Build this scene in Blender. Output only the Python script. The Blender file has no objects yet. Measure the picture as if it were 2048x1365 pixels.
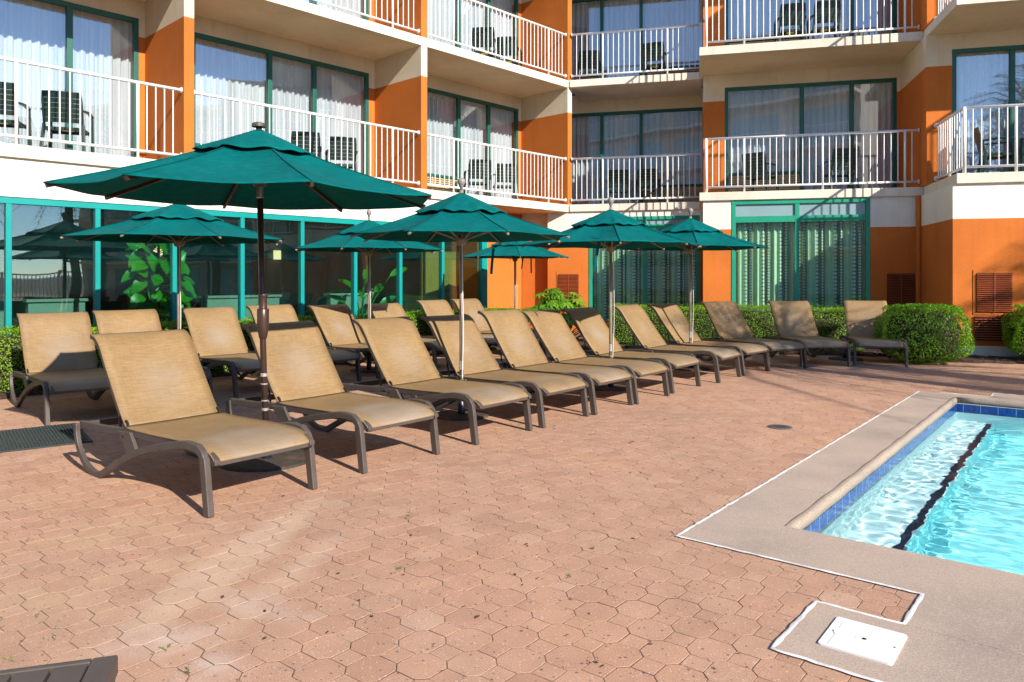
import bpy, bmesh, math, random
import numpy as np
from mathutils import Vector, Matrix
random.seed(7); RNG = np.random.default_rng(11)
R = math.radians
scene = bpy.context.scene
col = scene.collection

# ------------------------------------------------------------------ camera, sky, sun, exposure
F, YH, EYE = 1498.0, 554.0, 1.27          # focal length and horizon row in photo pixels (2048 wide)
cd = bpy.data.cameras.new("camera"); cam = bpy.data.objects.new("camera", cd); col.objects.link(cam)
cam.location = (0, 0, EYE); cam.rotation_euler = (R(90), 0, 0)
cd.sensor_width = 36; cd.lens = F / 2048 * 36; cd.shift_y = -(682.5 - YH) / 2048
cd.clip_start = 0.05; cd.clip_end = 3000
scene.camera = cam
SUN_AZ = math.atan2(0.61, -0.79)           # clockwise from +Y
SUN_EL = R(29)
w = bpy.data.worlds.new("World"); scene.world = w; w.use_nodes = True
wn = w.node_tree.nodes; bg = wn["Background"]
sk = wn.new("ShaderNodeTexSky"); sk.sky_type = 'NISHITA'; sk.sun_disc = False
sk.sun_elevation = SUN_EL; sk.sun_rotation = SUN_AZ; sk.altitude = 1500; sk.air_density = 0.8; sk.dust_density = 0.0; sk.ozone_density = 2.5
w.node_tree.links.new(sk.outputs[0], bg.inputs[0]); bg.inputs[1].default_value = 0.15
ld = bpy.data.lights.new("sun", 'SUN'); ld.energy = 4.3; ld.angle = R(0.53); ld.color = (1.0, 0.93, 0.82)
sun = bpy.data.objects.new("sun", ld); col.objects.link(sun)
sd = Vector((math.sin(SUN_AZ) * math.cos(SUN_EL), math.cos(SUN_AZ) * math.cos(SUN_EL), math.sin(SUN_EL)))
sun.rotation_euler = (-sd).to_track_quat('-Z', 'Y').to_euler(); sun.location = (20, -20, 20)
ld.cycles.is_caustics_light = True
scene.view_settings.view_transform = 'Standard'; scene.view_settings.look = 'None'
scene.view_settings.exposure = 0.92; scene.view_settings.gamma = 1.0
cy = scene.cycles
cy.use_denoising = True; cy.max_bounces = 10; cy.transparent_max_bounces = 24
cy.diffuse_bounces = 4; cy.glossy_bounces = 4; cy.transmission_bounces = 8
cy.sample_clamp_indirect = 6.0; cy.caustics_reflective = False; cy.caustics_refractive = True

# ------------------------------------------------------------------ material helpers
def newmat(name):
    m = bpy.data.materials.new(name); m.use_nodes = True
    nt = m.node_tree; b = nt.nodes["Principled BSDF"]
    return m, nt, b
def N(nt, t, **kw):
    n = nt.nodes.new(t)
    for k, v in kw.items(): setattr(n, k, v)
    return n
def ramp(nt, fac, stops):
    r = N(nt, "ShaderNodeValToRGB"); el = r.color_ramp.elements
    while len(el) < len(stops): el.new(0.5)
    for e, (p, c) in zip(el, stops):
        e.position = p; e.color = (*c, 1) if len(c) == 3 else c
    nt.links.new(fac, r.inputs[0]); return r.outputs[0]
def mix(nt, fac, a, b, mode='MIX'):
    m = N(nt, "ShaderNodeMix", data_type='RGBA', blend_type=mode)
    for s, v in ((m.inputs[0], fac), (m.inputs[6], a), (m.inputs[7], b)):
        if isinstance(v, (int, float)): s.default_value = v
        elif isinstance(v, tuple): s.default_value = (*v, 1) if len(v) == 3 else v
        else: nt.links.new(v, s)
    return m.outputs[2]
def math_(nt, op, a, b=None, c=None, clamp=False):
    m = N(nt, "ShaderNodeMath", operation=op); m.use_clamp = clamp
    for s, v in zip(m.inputs, (a, b, c)):
        if v is None: continue
        if isinstance(v, (int, float)): s.default_value = v
        else: nt.links.new(v, s)
    return m.outputs[0]
def noise(nt, vec, scale, detail=3, rough=0.55, out=0, dist=0.0):
    n = N(nt, "ShaderNodeTexNoise"); n.inputs["Scale"].default_value = scale
    n.inputs["Detail"].default_value = detail; n.inputs["Roughness"].default_value = rough
    n.inputs["Distortion"].default_value = dist
    if vec is not None: nt.links.new(vec, n.inputs["Vector"])
    return n.outputs[out]
def mapping(nt, vec, scale=(1, 1, 1), rot=(0, 0, 0), loc=(0, 0, 0)):
    m = N(nt, "ShaderNodeMapping"); m.inputs["Scale"].default_value = scale
    m.inputs["Rotation"].default_value = rot; m.inputs["Location"].default_value = loc
    nt.links.new(vec, m.inputs[0]); return m.outputs[0]
def bump(nt, b, h, strength=0.3, dist=0.01):
    n = N(nt, "ShaderNodeBump"); n.inputs["Strength"].default_value = strength; n.inputs["Distance"].default_value = dist
    nt.links.new(h, n.inputs["Height"]); nt.links.new(n.outputs[0], b.inputs["Normal"]); return n
def pos(nt): return N(nt, "ShaderNodeNewGeometry").outputs["Position"]
def objc(nt): return N(nt, "ShaderNodeTexCoord").outputs["Object"]

def mat_plain(name, c, rough=0.6, var=0.12, scale=6, metallic=0.0, spec=0.5, bumps=0.0, bscale=60, obj=False):
    m, nt, b = newmat(name); v = objc(nt) if obj else pos(nt)
    n = noise(nt, v, scale, 4)
    k = ramp(nt, n, [(0.3, (1 - var,) * 3), (0.7, (1 + var,) * 3)])
    nt.links.new(mix(nt, 1.0, c, k, 'MULTIPLY'), b.inputs["Base Color"])
    b.inputs["Roughness"].default_value = rough; b.inputs["Metallic"].default_value = metallic
    b.inputs["Specular IOR Level"].default_value = spec
    if bumps: bump(nt, b, noise(nt, v, bscale, 3), bumps, 0.004)
    return m
def mat_stucco(name, c, stain=0.16, grime=(0.55, 0.5, 0.42)):
    m, nt, b = newmat(name); p = pos(nt)
    big = noise(nt, p, 0.9, 4); fine = noise(nt, p, 70, 3)
    streak = noise(nt, mapping(nt, p, (3, 3, 0.35)), 2.2, 4)
    k = ramp(nt, big, [(0.3, (1 - stain * .6,) * 3), (0.7, (1.04,) * 3)])
    c1 = mix(nt, 1.0, c, k, 'MULTIPLY')
    g = ramp(nt, streak, [(0.55, (0, 0, 0)), (0.8, (1, 1, 1))])
    c2 = mix(nt, math_(nt, 'MULTIPLY', g, stain), c1, mix(nt, 1.0, c, grime, 'MULTIPLY'))
    c3 = mix(nt, 1.0, c2, ramp(nt, fine, [(0.3, (.9,) * 3), (0.7, (1.06,) * 3)]), 'MULTIPLY')
    nt.links.new(c3, b.inputs["Base Color"]); b.inputs["Roughness"].default_value = 0.85
    b.inputs["Specular IOR Level"].default_value = 0.25
    bump(nt, b, fine, 0.45, 0.006); return m
def mat_glass(name, tint, refl=1.0, f0=0.05, wob=0.02, film=0.0, filmc=(0.3, 0.5, 0.5)):
    m = bpy.data.materials.new(name); m.use_nodes = True; nt = m.node_tree
    nt.nodes.remove(nt.nodes["Principled BSDF"]); out = nt.nodes["Material Output"]
    tr = N(nt, "ShaderNodeBsdfTransparent"); tr.inputs[0].default_value = (*tint, 1)
    gl = N(nt, "ShaderNodeBsdfGlossy"); gl.inputs["Roughness"].default_value = 0.0; gl.inputs[0].default_value = (1, 1, 1, 1)
    lw = N(nt, "ShaderNodeLayerWeight"); lw.inputs[0].default_value = 0.5
    f5 = math_(nt, 'POWER', lw.outputs["Facing"], 5.0)
    f = math_(nt, 'MULTIPLY_ADD', f5, 1 - f0, f0)
    f = math_(nt, 'MULTIPLY', f, refl, clamp=True)
    if wob:
        bp = N(nt, "ShaderNodeBump"); bp.inputs["Strength"].default_value = wob; bp.inputs["Distance"].default_value = 0.05
        nt.links.new(noise(nt, pos(nt), 1.6, 1), bp.inputs["Height"]); nt.links.new(bp.outputs[0], gl.inputs["Normal"])
    mx = N(nt, "ShaderNodeMixShader"); nt.links.new(f, mx.inputs[0]); nt.links.new(tr.outputs[0], mx.inputs[1])
    nt.links.new(gl.outputs[0], mx.inputs[2]); last = mx.outputs[0]
    if film:      # thin tinted diffuse veil mottled over the glass
        df = N(nt, "ShaderNodeBsdfDiffuse"); df.inputs[0].default_value = (*filmc, 1)
        m2 = N(nt, "ShaderNodeMixShader"); k = ramp(nt, noise(nt, mapping(nt, pos(nt), (2, 2, .7)), 3, 4), [(.3, (film * .5,) * 3), (.7, (film * 1.4,) * 3)])
        nt.links.new(k, m2.inputs[0]); nt.links.new(last, m2.inputs[1]); nt.links.new(df.outputs[0], m2.inputs[2]); last = m2.outputs[0]
    nt.links.new(last, out.inputs[0]); return m
def mat_leaf(name, c, c2, rough=0.45, trans=0.25, scale=9, gloss=0.5):
    m, nt, b = newmat(name); p = pos(nt)
    a = N(nt, "ShaderNodeAttribute", attribute_name="tint")
    n = noise(nt, p, scale, 2)
    f = math_(nt, 'ADD', math_(nt, 'MULTIPLY', a.outputs["Fac"], 0.7), math_(nt, 'MULTIPLY', n, 0.4), clamp=True)
    cc = mix(nt, f, c, c2)
    nt.links.new(cc, b.inputs["Base Color"]); b.inputs["Roughness"].default_value = rough
    b.inputs["Specular IOR Level"].default_value = gloss
    out = nt.nodes["Material Output"]; t = N(nt, "ShaderNodeBsdfTranslucent")
    nt.links.new(mix(nt, 1.0, cc, (1.3, 1.5, 0.5), 'MULTIPLY'), t.inputs[0])
    mx = N(nt, "ShaderNodeMixShader"); mx.inputs[0].default_value = trans
    nt.links.new(b.outputs[0], mx.inputs[1]); nt.links.new(t.outputs[0], mx.inputs[2]); nt.links.new(mx.outputs[0], out.inputs[0])
    return m

M = {}
M['orange'] = mat_stucco("orange_stucco", (0.60, 0.165, 0.027), 0.3, (0.6, 0.5, 0.45))
M['cream'] = mat_stucco("cream_stucco", (0.78, 0.65, 0.46), 0.28)
M['white'] = mat_stucco("white_stucco", (0.82, 0.76, 0.66), 0.22)
M['slab'] = mat_stucco("weathered_concrete", (0.78, 0.69, 0.56), 0.34, (0.45, 0.38, 0.3))
M['soffit'] = mat_stucco("soffit_warm_bounce", (0.84, 0.66, 0.41), 0.25)  # warm bounce light from walls and pavers put into the soffit colour
M['green'] = mat_plain("dark_green_metal", (0.008, 0.10, 0.07), 0.4, 0.1, 3)
M['jade'] = mat_plain("jade_green_metal", (0.01, 0.27, 0.16), 0.45, 0.12, 3)
M['teal'] = mat_plain("turquoise_metal", (0.002, 0.26, 0.24), 0.35, 0.06, 3)
M['rail'] = mat_plain("white_railing_paint", (0.80, 0.79, 0.77), 0.4, 0.05, 3)
M['grille'] = mat_plain("tan_grille", (0.50, 0.38, 0.22), 0.6, 0.1)
M['vent'] = mat_plain("rust_brown_louver", (0.27, 0.055, 0.012), 0.55, 0.12)
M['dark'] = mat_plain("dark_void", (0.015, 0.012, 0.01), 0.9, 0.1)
M['pane'] = mat_glass("window_glass", (0.93, 0.96, 0.97), 1.3, 0.10, 0.02)
M['storeglass'] = mat_glass("tinted_storefront_glass", (0.76, 0.92, 0.88), 1.2, 0.08, 0.03, 0.012, (0.10, 0.36, 0.36))
M['greenglass'] = mat_glass("green_tinted_glass", (0.84, 0.95, 0.90), 1.2, 0.06, 0.03, 0.012, (0.2, 0.42, 0.36))
M['frame'] = mat_plain("brown_powder_coat", (0.074, 0.058, 0.050), 0.5, 0.15, 9, obj=True)
M['bronze'] = mat_plain("bronze_pole", (0.06, 0.032, 0.025), 0.35, 0.15, 9, 0.3, obj=True)
M['greypole'] = mat_plain("taupe_pole", (0.25, 0.20, 0.16), 0.45, 0.2, 9, obj=True)
M['blacksleeve'] = mat_plain("dark_blue_sleeve", (0.012, 0.014, 0.03), 0.35, 0.2, 9, obj=True)
M['tape'] = mat_plain("silver_band", (0.6, 0.6, 0.6), 0.3, 0.2, 40, 0.7, obj=True)
M['finial'] = mat_plain("grey_finial", (0.24, 0.21, 0.20), 0.5, 0.15, 20, obj=True)
M['resin'] = mat_plain("dark_green_resin", (0.012, 0.032, 0.028), 0.35, 0.12, 9, obj=True)
M['yellow'] = mat_plain("yellow_sticker", (0.75, 0.62, 0.02), 0.5, 0.05)
M['mat'] = mat_plain("rubber_mat", (0.016, 0.026, 0.026), 0.6, 0.2, 30)
M['ceil'] = mat_plain("dark_ceiling", (0.2, 0.165, 0.12), 0.9, 0.1)
M['wallbrown'] = mat_plain("brown_interior_wall", (0.16, 0.075, 0.036), 0.7, 0.2, 2)
M['wains'] = mat_plain("pale_green_wainscot", (0.20, 0.27, 0.23), 0.6, 0.1, 4)
M['floorin'] = mat_plain("interior_carpet", (0.12, 0.085, 0.065), 0.9, 0.2, 5)
M['olive'] = mat_plain("olive_door_paint", (0.30, 0.19, 0.035), 0.5, 0.05)
M['steel'] = mat_plain("brushed_steel", (0.45, 0.44, 0.42), 0.3, 0.1, 20, 0.9)
M['pipe'] = mat_plain("white_pipe", (0.75, 0.72, 0.68), 0.45, 0.06)
M['caulk'] = mat_plain("white_caulk", (0.68, 0.66, 0.63), 0.6, 0.28, 9, bumps=0.5, bscale=90)
M['twig'] = mat_plain("twigs", (0.035, 0.024, 0.014), 0.95, 0.3, 30)
M['mulch'] = mat_plain("bark_mulch", (0.055, 0.028, 0.018), 0.95, 0.6, 40, bumps=1.0, bscale=60)
M['hedge'] = mat_leaf("hedge_leaf", (0.05, 0.16, 0.002), (0.25, 0.45, 0.006), 0.45, 0.22)
M['bush'] = mat_leaf("bush_leaf", (0.05, 0.17, 0.003), (0.24, 0.46, 0.008), 0.42, 0.22)
M['fatsia'] = mat_leaf("aralia_leaf", (0.03, 0.12, 0.006), (0.18, 0.36, 0.02), 0.3, 0.25)
M['fig'] = mat_leaf("fig_leaf", (0.010, 0.15, 0.002), (0.04, 0.30, 0.004), 0.35, 0.25, 5)
M['palm'] = mat_leaf("palm_leaf", (0.04, 0.075, 0.015), (0.09, 0.13, 0.03), 0.45, 0.2)
M['trunk'] = mat_plain("palm_trunk", (0.16, 0.11, 0.075), 0.9, 0.35, 14, bumps=1.0, bscale=30)
M['weed'] = mat_leaf("weed_leaf", (0.10, 0.12, 0.025), (0.19, 0.20, 0.06), 0.6, 0.2)
M['dryleaf'] = mat_plain("dry_leaf", (0.07, 0.03, 0.012), 0.8, 0.4, 40)
M['lid'] = mat_plain("white_plastic_lid", (0.80, 0.80, 0.77), 0.45, 0.03)
M['iron'] = mat_plain("iron_grate", (0.10, 0.095, 0.085), 0.7, 0.3, 40)
M['sea'] = mat_plain("sea", (0.03, 0.10, 0.14), 0.25, 0.2, 0.05)
M['farbeige'] = mat_stucco("far_building", (0.62, 0.52, 0.40))

def mk_pave():
    m, nt, b = newmat("clay_pavers"); p = pos(nt)
    a = N(nt, "ShaderNodeAttribute", attribute_name="tint")
    base = ramp(nt, a.outputs["Fac"], [(0.0, (0.425, 0.238, 0.158)), (0.45, (0.465, 0.268, 0.178)), (0.8, (0.48, 0.285, 0.190)), (1.0, (0.49, 0.305, 0.21))])
    big = noise(nt, p, 0.55, 5, 0.6)
    base = mix(nt, 1.0, base, ramp(nt, big, [(0.3, (.90, .92, .94)), (0.5, (1, 1, 1)), (0.72, (1.09, 1.05, .97))]), 'MULTIPLY')
    mid = noise(nt, p, 5.0, 4, 0.6)
    base = mix(nt, 1.0, base, ramp(nt, mid, [(0.3, (.90,) * 3), (0.7, (1.08,) * 3)]), 'MULTIPLY')
    gr = noise(nt, p, 260, 2, 0.7)
    base = mix(nt, 1.0, base, ramp(nt, gr, [(0.30, (.58, .56, .55)), (0.5, (1, 1, 1)), (0.70, (1.38, 1.38, 1.38))]), 'MULTIPLY')
    # dark and pale aggregate flecks
    v1 = N(nt, "ShaderNodeTexVoronoi"); v1.inputs["Scale"].default_value = 52; nt.links.new(p, v1.inputs[0])
    sc = N(nt, "ShaderNodeSeparateColor"); nt.links.new(v1.outputs["Color"], sc.inputs[0])
    r1 = math_(nt, 'MULTIPLY', math_(nt, 'LESS_THAN', v1.outputs["Distance"], math_(nt, 'MULTIPLY', sc.outputs[1], 0.33)), math_(nt, 'GREATER_THAN', sc.outputs[0], 0.66))
    base = mix(nt, math_(nt, 'MULTIPLY', r1, 0.72), base, (0.085, 0.065, 0.075))
    v2 = N(nt, "ShaderNodeTexVoronoi"); v2.inputs["Scale"].default_value = 70; nt.links.new(mapping(nt, p, loc=(3.3, 1.7, 0)), v2.inputs[0])
    sc2 = N(nt, "ShaderNodeSeparateColor"); nt.links.new(v2.outputs["Color"], sc2.inputs[0])
    r2 = math_(nt, 'MULTIPLY', math_(nt, 'LESS_THAN', v2.outputs["Distance"], 0.26), math_(nt, 'GREATER_THAN', sc2.outputs[0], 0.78))
    base = mix(nt, math_(nt, 'MULTIPLY', r2, 0.6), base, (0.62, 0.50, 0.40))
    # left foreground: pale mineral bloom, painted streak of window-reflected sun; yellow-green damp at left
    sx = N(nt, "ShaderNodeSeparateXYZ"); nt.links.new(p, sx.inputs[0])
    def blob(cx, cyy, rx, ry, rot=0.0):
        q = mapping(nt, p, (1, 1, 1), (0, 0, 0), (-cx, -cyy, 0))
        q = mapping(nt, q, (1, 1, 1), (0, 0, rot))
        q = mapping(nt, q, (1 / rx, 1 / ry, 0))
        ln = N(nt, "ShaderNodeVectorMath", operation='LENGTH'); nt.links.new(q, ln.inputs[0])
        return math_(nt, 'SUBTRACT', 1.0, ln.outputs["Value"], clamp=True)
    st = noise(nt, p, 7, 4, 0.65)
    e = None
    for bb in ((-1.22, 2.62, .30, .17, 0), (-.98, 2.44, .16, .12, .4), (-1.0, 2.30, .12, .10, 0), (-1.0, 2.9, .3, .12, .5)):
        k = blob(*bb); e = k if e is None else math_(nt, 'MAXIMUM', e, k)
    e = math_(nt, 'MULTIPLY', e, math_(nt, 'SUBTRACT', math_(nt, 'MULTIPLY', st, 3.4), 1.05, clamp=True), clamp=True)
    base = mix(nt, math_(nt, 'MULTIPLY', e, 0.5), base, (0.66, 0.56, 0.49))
    sun_streak = math_(nt, 'MULTIPLY', math_(nt, 'MAXIMUM', math_(nt, 'MULTIPLY', blob(-1.24, 3.42, .17, 1.0, .16), 2.2, clamp=True), math_(nt, 'MULTIPLY', blob(-.93, 3.25, .10, .75, .16), 1.0)), math_(nt, 'MULTIPLY_ADD', st, .5, .55), clamp=True)  # sun glare off the windows, painted as two pale streaks
    base = mix(nt, math_(nt, 'MULTIPLY', sun_streak, 0.42), base, (0.66, 0.50, 0.37))
    lf = blob(-2.6, 3.1, 2.1, 1.6)
    base = mix(nt, math_(nt, 'MULTIPLY', math_(nt, 'MULTIPLY', lf, 0.6), ramp(nt, noise(nt, p, 2.2, 4), [(.4, (0, 0, 0)), (.65, (1, 1, 1))])), base, (0.50, 0.36, 0.21))
    nt.links.new(base, b.inputs["Base Color"]); b.inputs["Roughness"].default_value = 0.8
    b.inputs["Specular IOR Level"].default_value = 0.25
    bump(nt, b, math_(nt, 'ADD', gr, math_(nt, 'MULTIPLY', mid, 0.6)), 0.35, 0.003)
    return m
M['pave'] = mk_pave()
def mk_joint():
    m, nt, b = newmat("joint_sand"); p = pos(nt)
    n = noise(nt, p, 1.3, 4)
    nt.links.new(ramp(nt, n, [(0.35, (0.08, 0.048, 0.032)), (0.55, (0.17, 0.10, 0.065)), (0.72, (0.15, 0.115, 0.05))]), b.inputs["Base Color"])
    b.inputs["Roughness"].default_value = 0.95; return m
M['joint'] = mk_joint()
def mk_conc(name, c1, c2, c3):
    m, nt, b = newmat(name); p = pos(nt)
    g = noise(nt, p, 190, 3, 0.75); big = noise(nt, p, 1.4, 5, 0.6)
    base = ramp(nt, g, [(0.30, c1), (0.5, c2), (0.7, c3)])
    base = mix(nt, 1.0, base, ramp(nt, big, [(0.3, (.78, .78, .80)), (0.5, (.98, .98, .98)), (0.7, (1.12, 1.09, 1.04))]), 'MULTIPLY')
    v = N(nt, "ShaderNodeTexVoronoi"); v.inputs["Scale"].default_value = 120; nt.links.new(p, v.inputs[0])
    sc = N(nt, "ShaderNodeSeparateColor"); nt.links.new(v.outputs["Color"], sc.inputs[0])
    base = mix(nt, math_(nt, 'MULTIPLY', math_(nt, 'GREATER_THAN', sc.outputs[0], 0.86), 0.35), base, (0.52, 0.40, 0.30))
    nt.links.new(base, b.inputs["Base Color"]); b.inputs["Roughness"].default_value = 0.82; b.inputs["Specular IOR Level"].default_value = 0.3
    bump(nt, b, g, 0.35, 0.003); return m
M['deck'] = mk_conc("exposed_aggregate_deck", (0.27, 0.20, 0.155), (0.42, 0.325, 0.26), (0.56, 0.45, 0.37))
M['coping'] = mk_conc("coping_darkened_for_sun", (0.22, 0.17, 0.135), (0.32, 0.25, 0.20), (0.42, 0.335, 0.275))  # deck mix darkened so the sunlit lip reads deck-like; far lip is stained too
def mk_tile():
    m, nt, b = newmat("cobalt_tile"); p = pos(nt)
    a = N(nt, "ShaderNodeAttribute", attribute_name="cuv")
    n = noise(nt, mapping(nt, p, (1, 1, 0.5)), 28, 4, 0.7)
    base = ramp(nt, n, [(0.3, (0.003, 0.016, 0.11)), (0.55, (0.005, 0.042, 0.23)), (0.75, (0.014, 0.10, 0.36))])
    sx = N(nt, "ShaderNodeSeparateXYZ"); nt.links.new(a.outputs["Vector"], sx.inputs[0])
    fr = math_(nt, 'FRACT', math_(nt, 'DIVIDE', sx.outputs[0], 0.152))
    g = math_(nt, 'LESS_THAN', fr, 0.03)
    nt.links.new(mix(nt, g, base, (0.22, 0.28, 0.38)), b.inputs["Base Color"]); b.inputs["Roughness"].default_value = 0.2
    return m
M['tile'] = mk_tile()
M['plaster'] = mat_plain("pool_plaster_shelf", (0.62, 0.86, 0.90), 0.7, 0.05, 3)
M['plaster2'] = mat_plain("pool_plaster_floor", (0.28, 0.84, 0.90), 0.7, 0.06, 2)
M['lane'] = mat_plain("dark_lane_tile", (0.008, 0.014, 0.035), 0.4, 0.2, 8)
def mk_water():
    m = bpy.data.materials.new("pool_water"); m.use_nodes = True; nt = m.node_tree
    nt.nodes.remove(nt.nodes["Principled BSDF"]); out = nt.nodes["Material Output"]
    g = N(nt, "ShaderNodeBsdfRefraction"); g.inputs["IOR"].default_value = 1.333; g.inputs["Roughness"].default_value = 0.0
    g.inputs[0].default_value = (0.96, 1.0, 1.0, 1)
    gl = N(nt, "ShaderNodeBsdfGlossy"); gl.inputs["Roughness"].default_value = 0.02; gl.inputs[0].default_value = (1, 1, 1, 1)
    fr = N(nt, "ShaderNodeFresnel"); fr.inputs["IOR"].default_value = 1.333
    mx = N(nt, "ShaderNodeMixShader"); nt.links.new(math_(nt, 'MULTIPLY', fr.outputs[0], 0.28), mx.inputs[0])
    nt.links.new(g.outputs[0], mx.inputs[1]); nt.links.new(gl.outputs[0], mx.inputs[2]); nt.links.new(mx.outputs[0], out.inputs[0]); return m
M['water'] = mk_water()
def mk_sling():
    m, nt, b = newmat("tan_mesh_sling"); o = objc(nt)
    rnd = N(nt, "ShaderNodeObjectInfo").outputs["Random"]
    off = N(nt, "ShaderNodeCombineXYZ")
    for i in range(3): nt.links.new(math_(nt, 'MULTIPLY', rnd, 17.3 + i), off.inputs[i])
    ov = N(nt, "ShaderNodeVectorMath", operation='ADD'); nt.links.new(o, ov.inputs[0]); nt.links.new(off.outputs[0], ov.inputs[1]); q = ov.outputs[0]
    s1 = noise(nt, mapping(nt, q, (9, 150, 150)), 1.0, 3, 0.7)
    s2 = noise(nt, mapping(nt, q, (190, 14, 14)), 1.0, 3, 0.7)
    base = ramp(nt, s1, [(0.3, (0.215, 0.132, 0.058)), (0.5, (0.262, 0.168, 0.080)), (0.72, (0.31, 0.208, 0.108))])
    base = mix(nt, 1.0, base, ramp(nt, s2, [(0.3, (.86,) * 3), (0.72, (1.1,) * 3)]), 'MULTIPLY')
    big = noise(nt, q, 2.6, 4)
    base = mix(nt, 1.0, base, ramp(nt, big, [(0.3, (.86, .86, .88)), (0.7, (1.08, 1.06, 1.0))]), 'MULTIPLY')
    # pale worn patches: middle of the back, foot end of the seat (object space)
    def blob(c, r):
        qq = mapping(nt, mapping(nt, o, loc=(-c[0], -c[1], -c[2])), (1 / r[0], 1 / r[1], 1 / r[2]))
        ln = N(nt, "ShaderNodeVectorMath", operation='LENGTH'); nt.links.new(qq, ln.inputs[0])
        return math_(nt, 'SUBTRACT', 1.0, ln.outputs["Value"], clamp=True)
    wn_ = noise(nt, q, 5, 3)
    wr = math_(nt, 'MAXIMUM', blob((0, 0.12, .36), (.34, .34, .3)), math_(nt, 'MULTIPLY', blob((0.02, 1.15, .57), (.22, .3, .24)), 0.4))
    wr = math_(nt, 'MULTIPLY', math_(nt, 'MULTIPLY', wr, 2.3, clamp=True), math_(nt, 'MULTIPLY_ADD', wn_, 1.2, math_(nt, 'MULTIPLY_ADD', rnd, 0.5, -0.4)), clamp=True)
    base = mix(nt, math_(nt, 'MULTIPLY', wr, 0.75), base, (0.33, 0.28, 0.24))
    nt.links.new(base, b.inputs["Base Color"]); b.inputs["Roughness"].default_value = 0.6; b.inputs["Specular IOR Level"].default_value = 0.35
    bump(nt, b, math_(nt, 'ADD', s1, s2), 0.25, 0.002); return m
M['sling'] = mk_sling()
def mk_canvas():
    m, nt, b = newmat("teal_canvas"); o = objc(nt); p = pos(nt)
    n = noise(nt, p, 2.4, 5, 0.65); f = noise(nt, p, 22, 3, 0.6); wv = noise(nt, mapping(nt, p, (1, 1, 5)), 14, 3)
    base = ramp(nt, n, [(0.3, (0.0, 0.088, 0.088)), (0.55, (0.0, 0.110, 0.108)), (0.75, (0.001, 0.135, 0.130))])
    base = mix(nt, 1.0, base, ramp(nt, f, [(0.3, (.9,) * 3), (0.7, (1.1,) * 3)]), 'MULTIPLY')
    base = mix(nt, math_(nt, 'MULTIPLY', ramp(nt, wv, [(.52, (0, 0, 0)), (.8, (1, 1, 1))]), 0.3), base, (0.02, 0.20, 0.19))
    nt.links.new(base, b.inputs["Base Color"]); b.inputs["Roughness"].default_value = 0.8; b.inputs["Specular IOR Level"].default_value = 0.06
    bump(nt, b, math_(nt, 'ADD', noise(nt, p, 7, 3), math_(nt, 'MULTIPLY', noise(nt, p, 30, 2), .3)), 0.3, 0.015); return m
M['canvas'] = mk_canvas()
def mk_rust():
    m, nt, b = newmat("rusty_iron_base"); o = objc(nt)
    n = noise(nt, o, 6, 5, 0.65)
    nt.links.new(ramp(nt, n, [(0.35, (0.035, 0.028, 0.023)), (0.55, (0.06, 0.045, 0.035)), (0.72, (0.20, 0.075, 0.03))]), b.inputs["Base Color"])
    b.inputs["Roughness"].default_value = 0.8; bump(nt, b, n, 0.3, 0.01); return m
M['rust'] = mk_rust()
def mk_sheer():
    m, nt, b = newmat("sheer_curtain"); a = N(nt, "ShaderNodeAttribute", attribute_name="cuv")
    n = noise(nt, mapping(nt, a.outputs["Vector"], (14, 0.3, 1)), 1.0, 3)
    nt.links.new(ramp(nt, n, [(0.3, (0.50, 0.53, 0.57)), (0.6, (0.70, 0.72, 0.74))]), b.inputs["Base Color"])
    b.inputs["Roughness"].default_value = 0.9; b.inputs["Specular IOR Level"].default_value = 0.1; return m
M['sheer'] = mk_sheer()
def mk_dots():
    m, nt, b = newmat("dotted_curtain"); a = N(nt, "ShaderNodeAttribute", attribute_name="cuv")
    sx = N(nt, "ShaderNodeSeparateXYZ"); nt.links.new(a.outputs["Vector"], sx.inputs[0]); u, v = sx.outputs[0], sx.outputs[1]
    st = math_(nt, 'FRACT', math_(nt, 'DIVIDE', u, 0.34))
    base = ramp(nt, st, [(0.0, (0.42, 0.52, 0.36)), (0.20, (0.72, 0.78, 0.58)), (0.36, (0.50, 0.60, 0.44)), (0.46, (0.66, 0.72, 0.54)), (0.50, (0.15, 0.15, 0.08)), (0.98, (0.19, 0.18, 0.09)), (1.0, (0.42, 0.52, 0.36))])
    base = mix(nt, 1.0, base, ramp(nt, noise(nt, mapping(nt, a.outputs["Vector"], (60, 60, 1)), 1.0, 2), [(.4, (.8,) * 3), (.6, (1.15,) * 3)]), 'MULTIPLY')
    for cx, rad, per in ((0.56, 0.030, 0.072), (0.86, 0.022, 0.055)):
        du = math_(nt, 'MULTIPLY', math_(nt, 'SUBTRACT', st, cx), 0.34)
        dv = math_(nt, 'MULTIPLY', math_(nt, 'SUBTRACT', math_(nt, 'FRACT', math_(nt, 'DIVIDE', v, per)), 0.5), per)
        d2 = math_(nt, 'SQRT', math_(nt, 'ADD', math_(nt, 'MULTIPLY', du, du), math_(nt, 'MULTIPLY', dv, dv)))
        base = mix(nt, math_(nt, 'LESS_THAN', d2, rad), base, (0.74, 0.82, 0.76))
    nt.links.new(base, b.inputs["Base Color"]); b.inputs["Roughness"].default_value = 0.9; return m
M['dots'] = mk_dots()
def mk_spandrel():
    return mat_plain("blue_grey_spandrel", (0.23, 0.34, 0.36), 0.25, 0.08, 2)
M['spandrel'] = mk_spandrel()
def mk_lamp():
    m, nt, b = newmat("lit_sconce_glass"); b.inputs["Base Color"].default_value = (0.8, 0.7, 0.5, 1)
    b.inputs["Emission Color"].default_value = (1.0, 0.72, 0.36, 1); b.inputs["Emission Strength"].default_value = 0.9; return m
M['sconce'] = mk_lamp()

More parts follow.
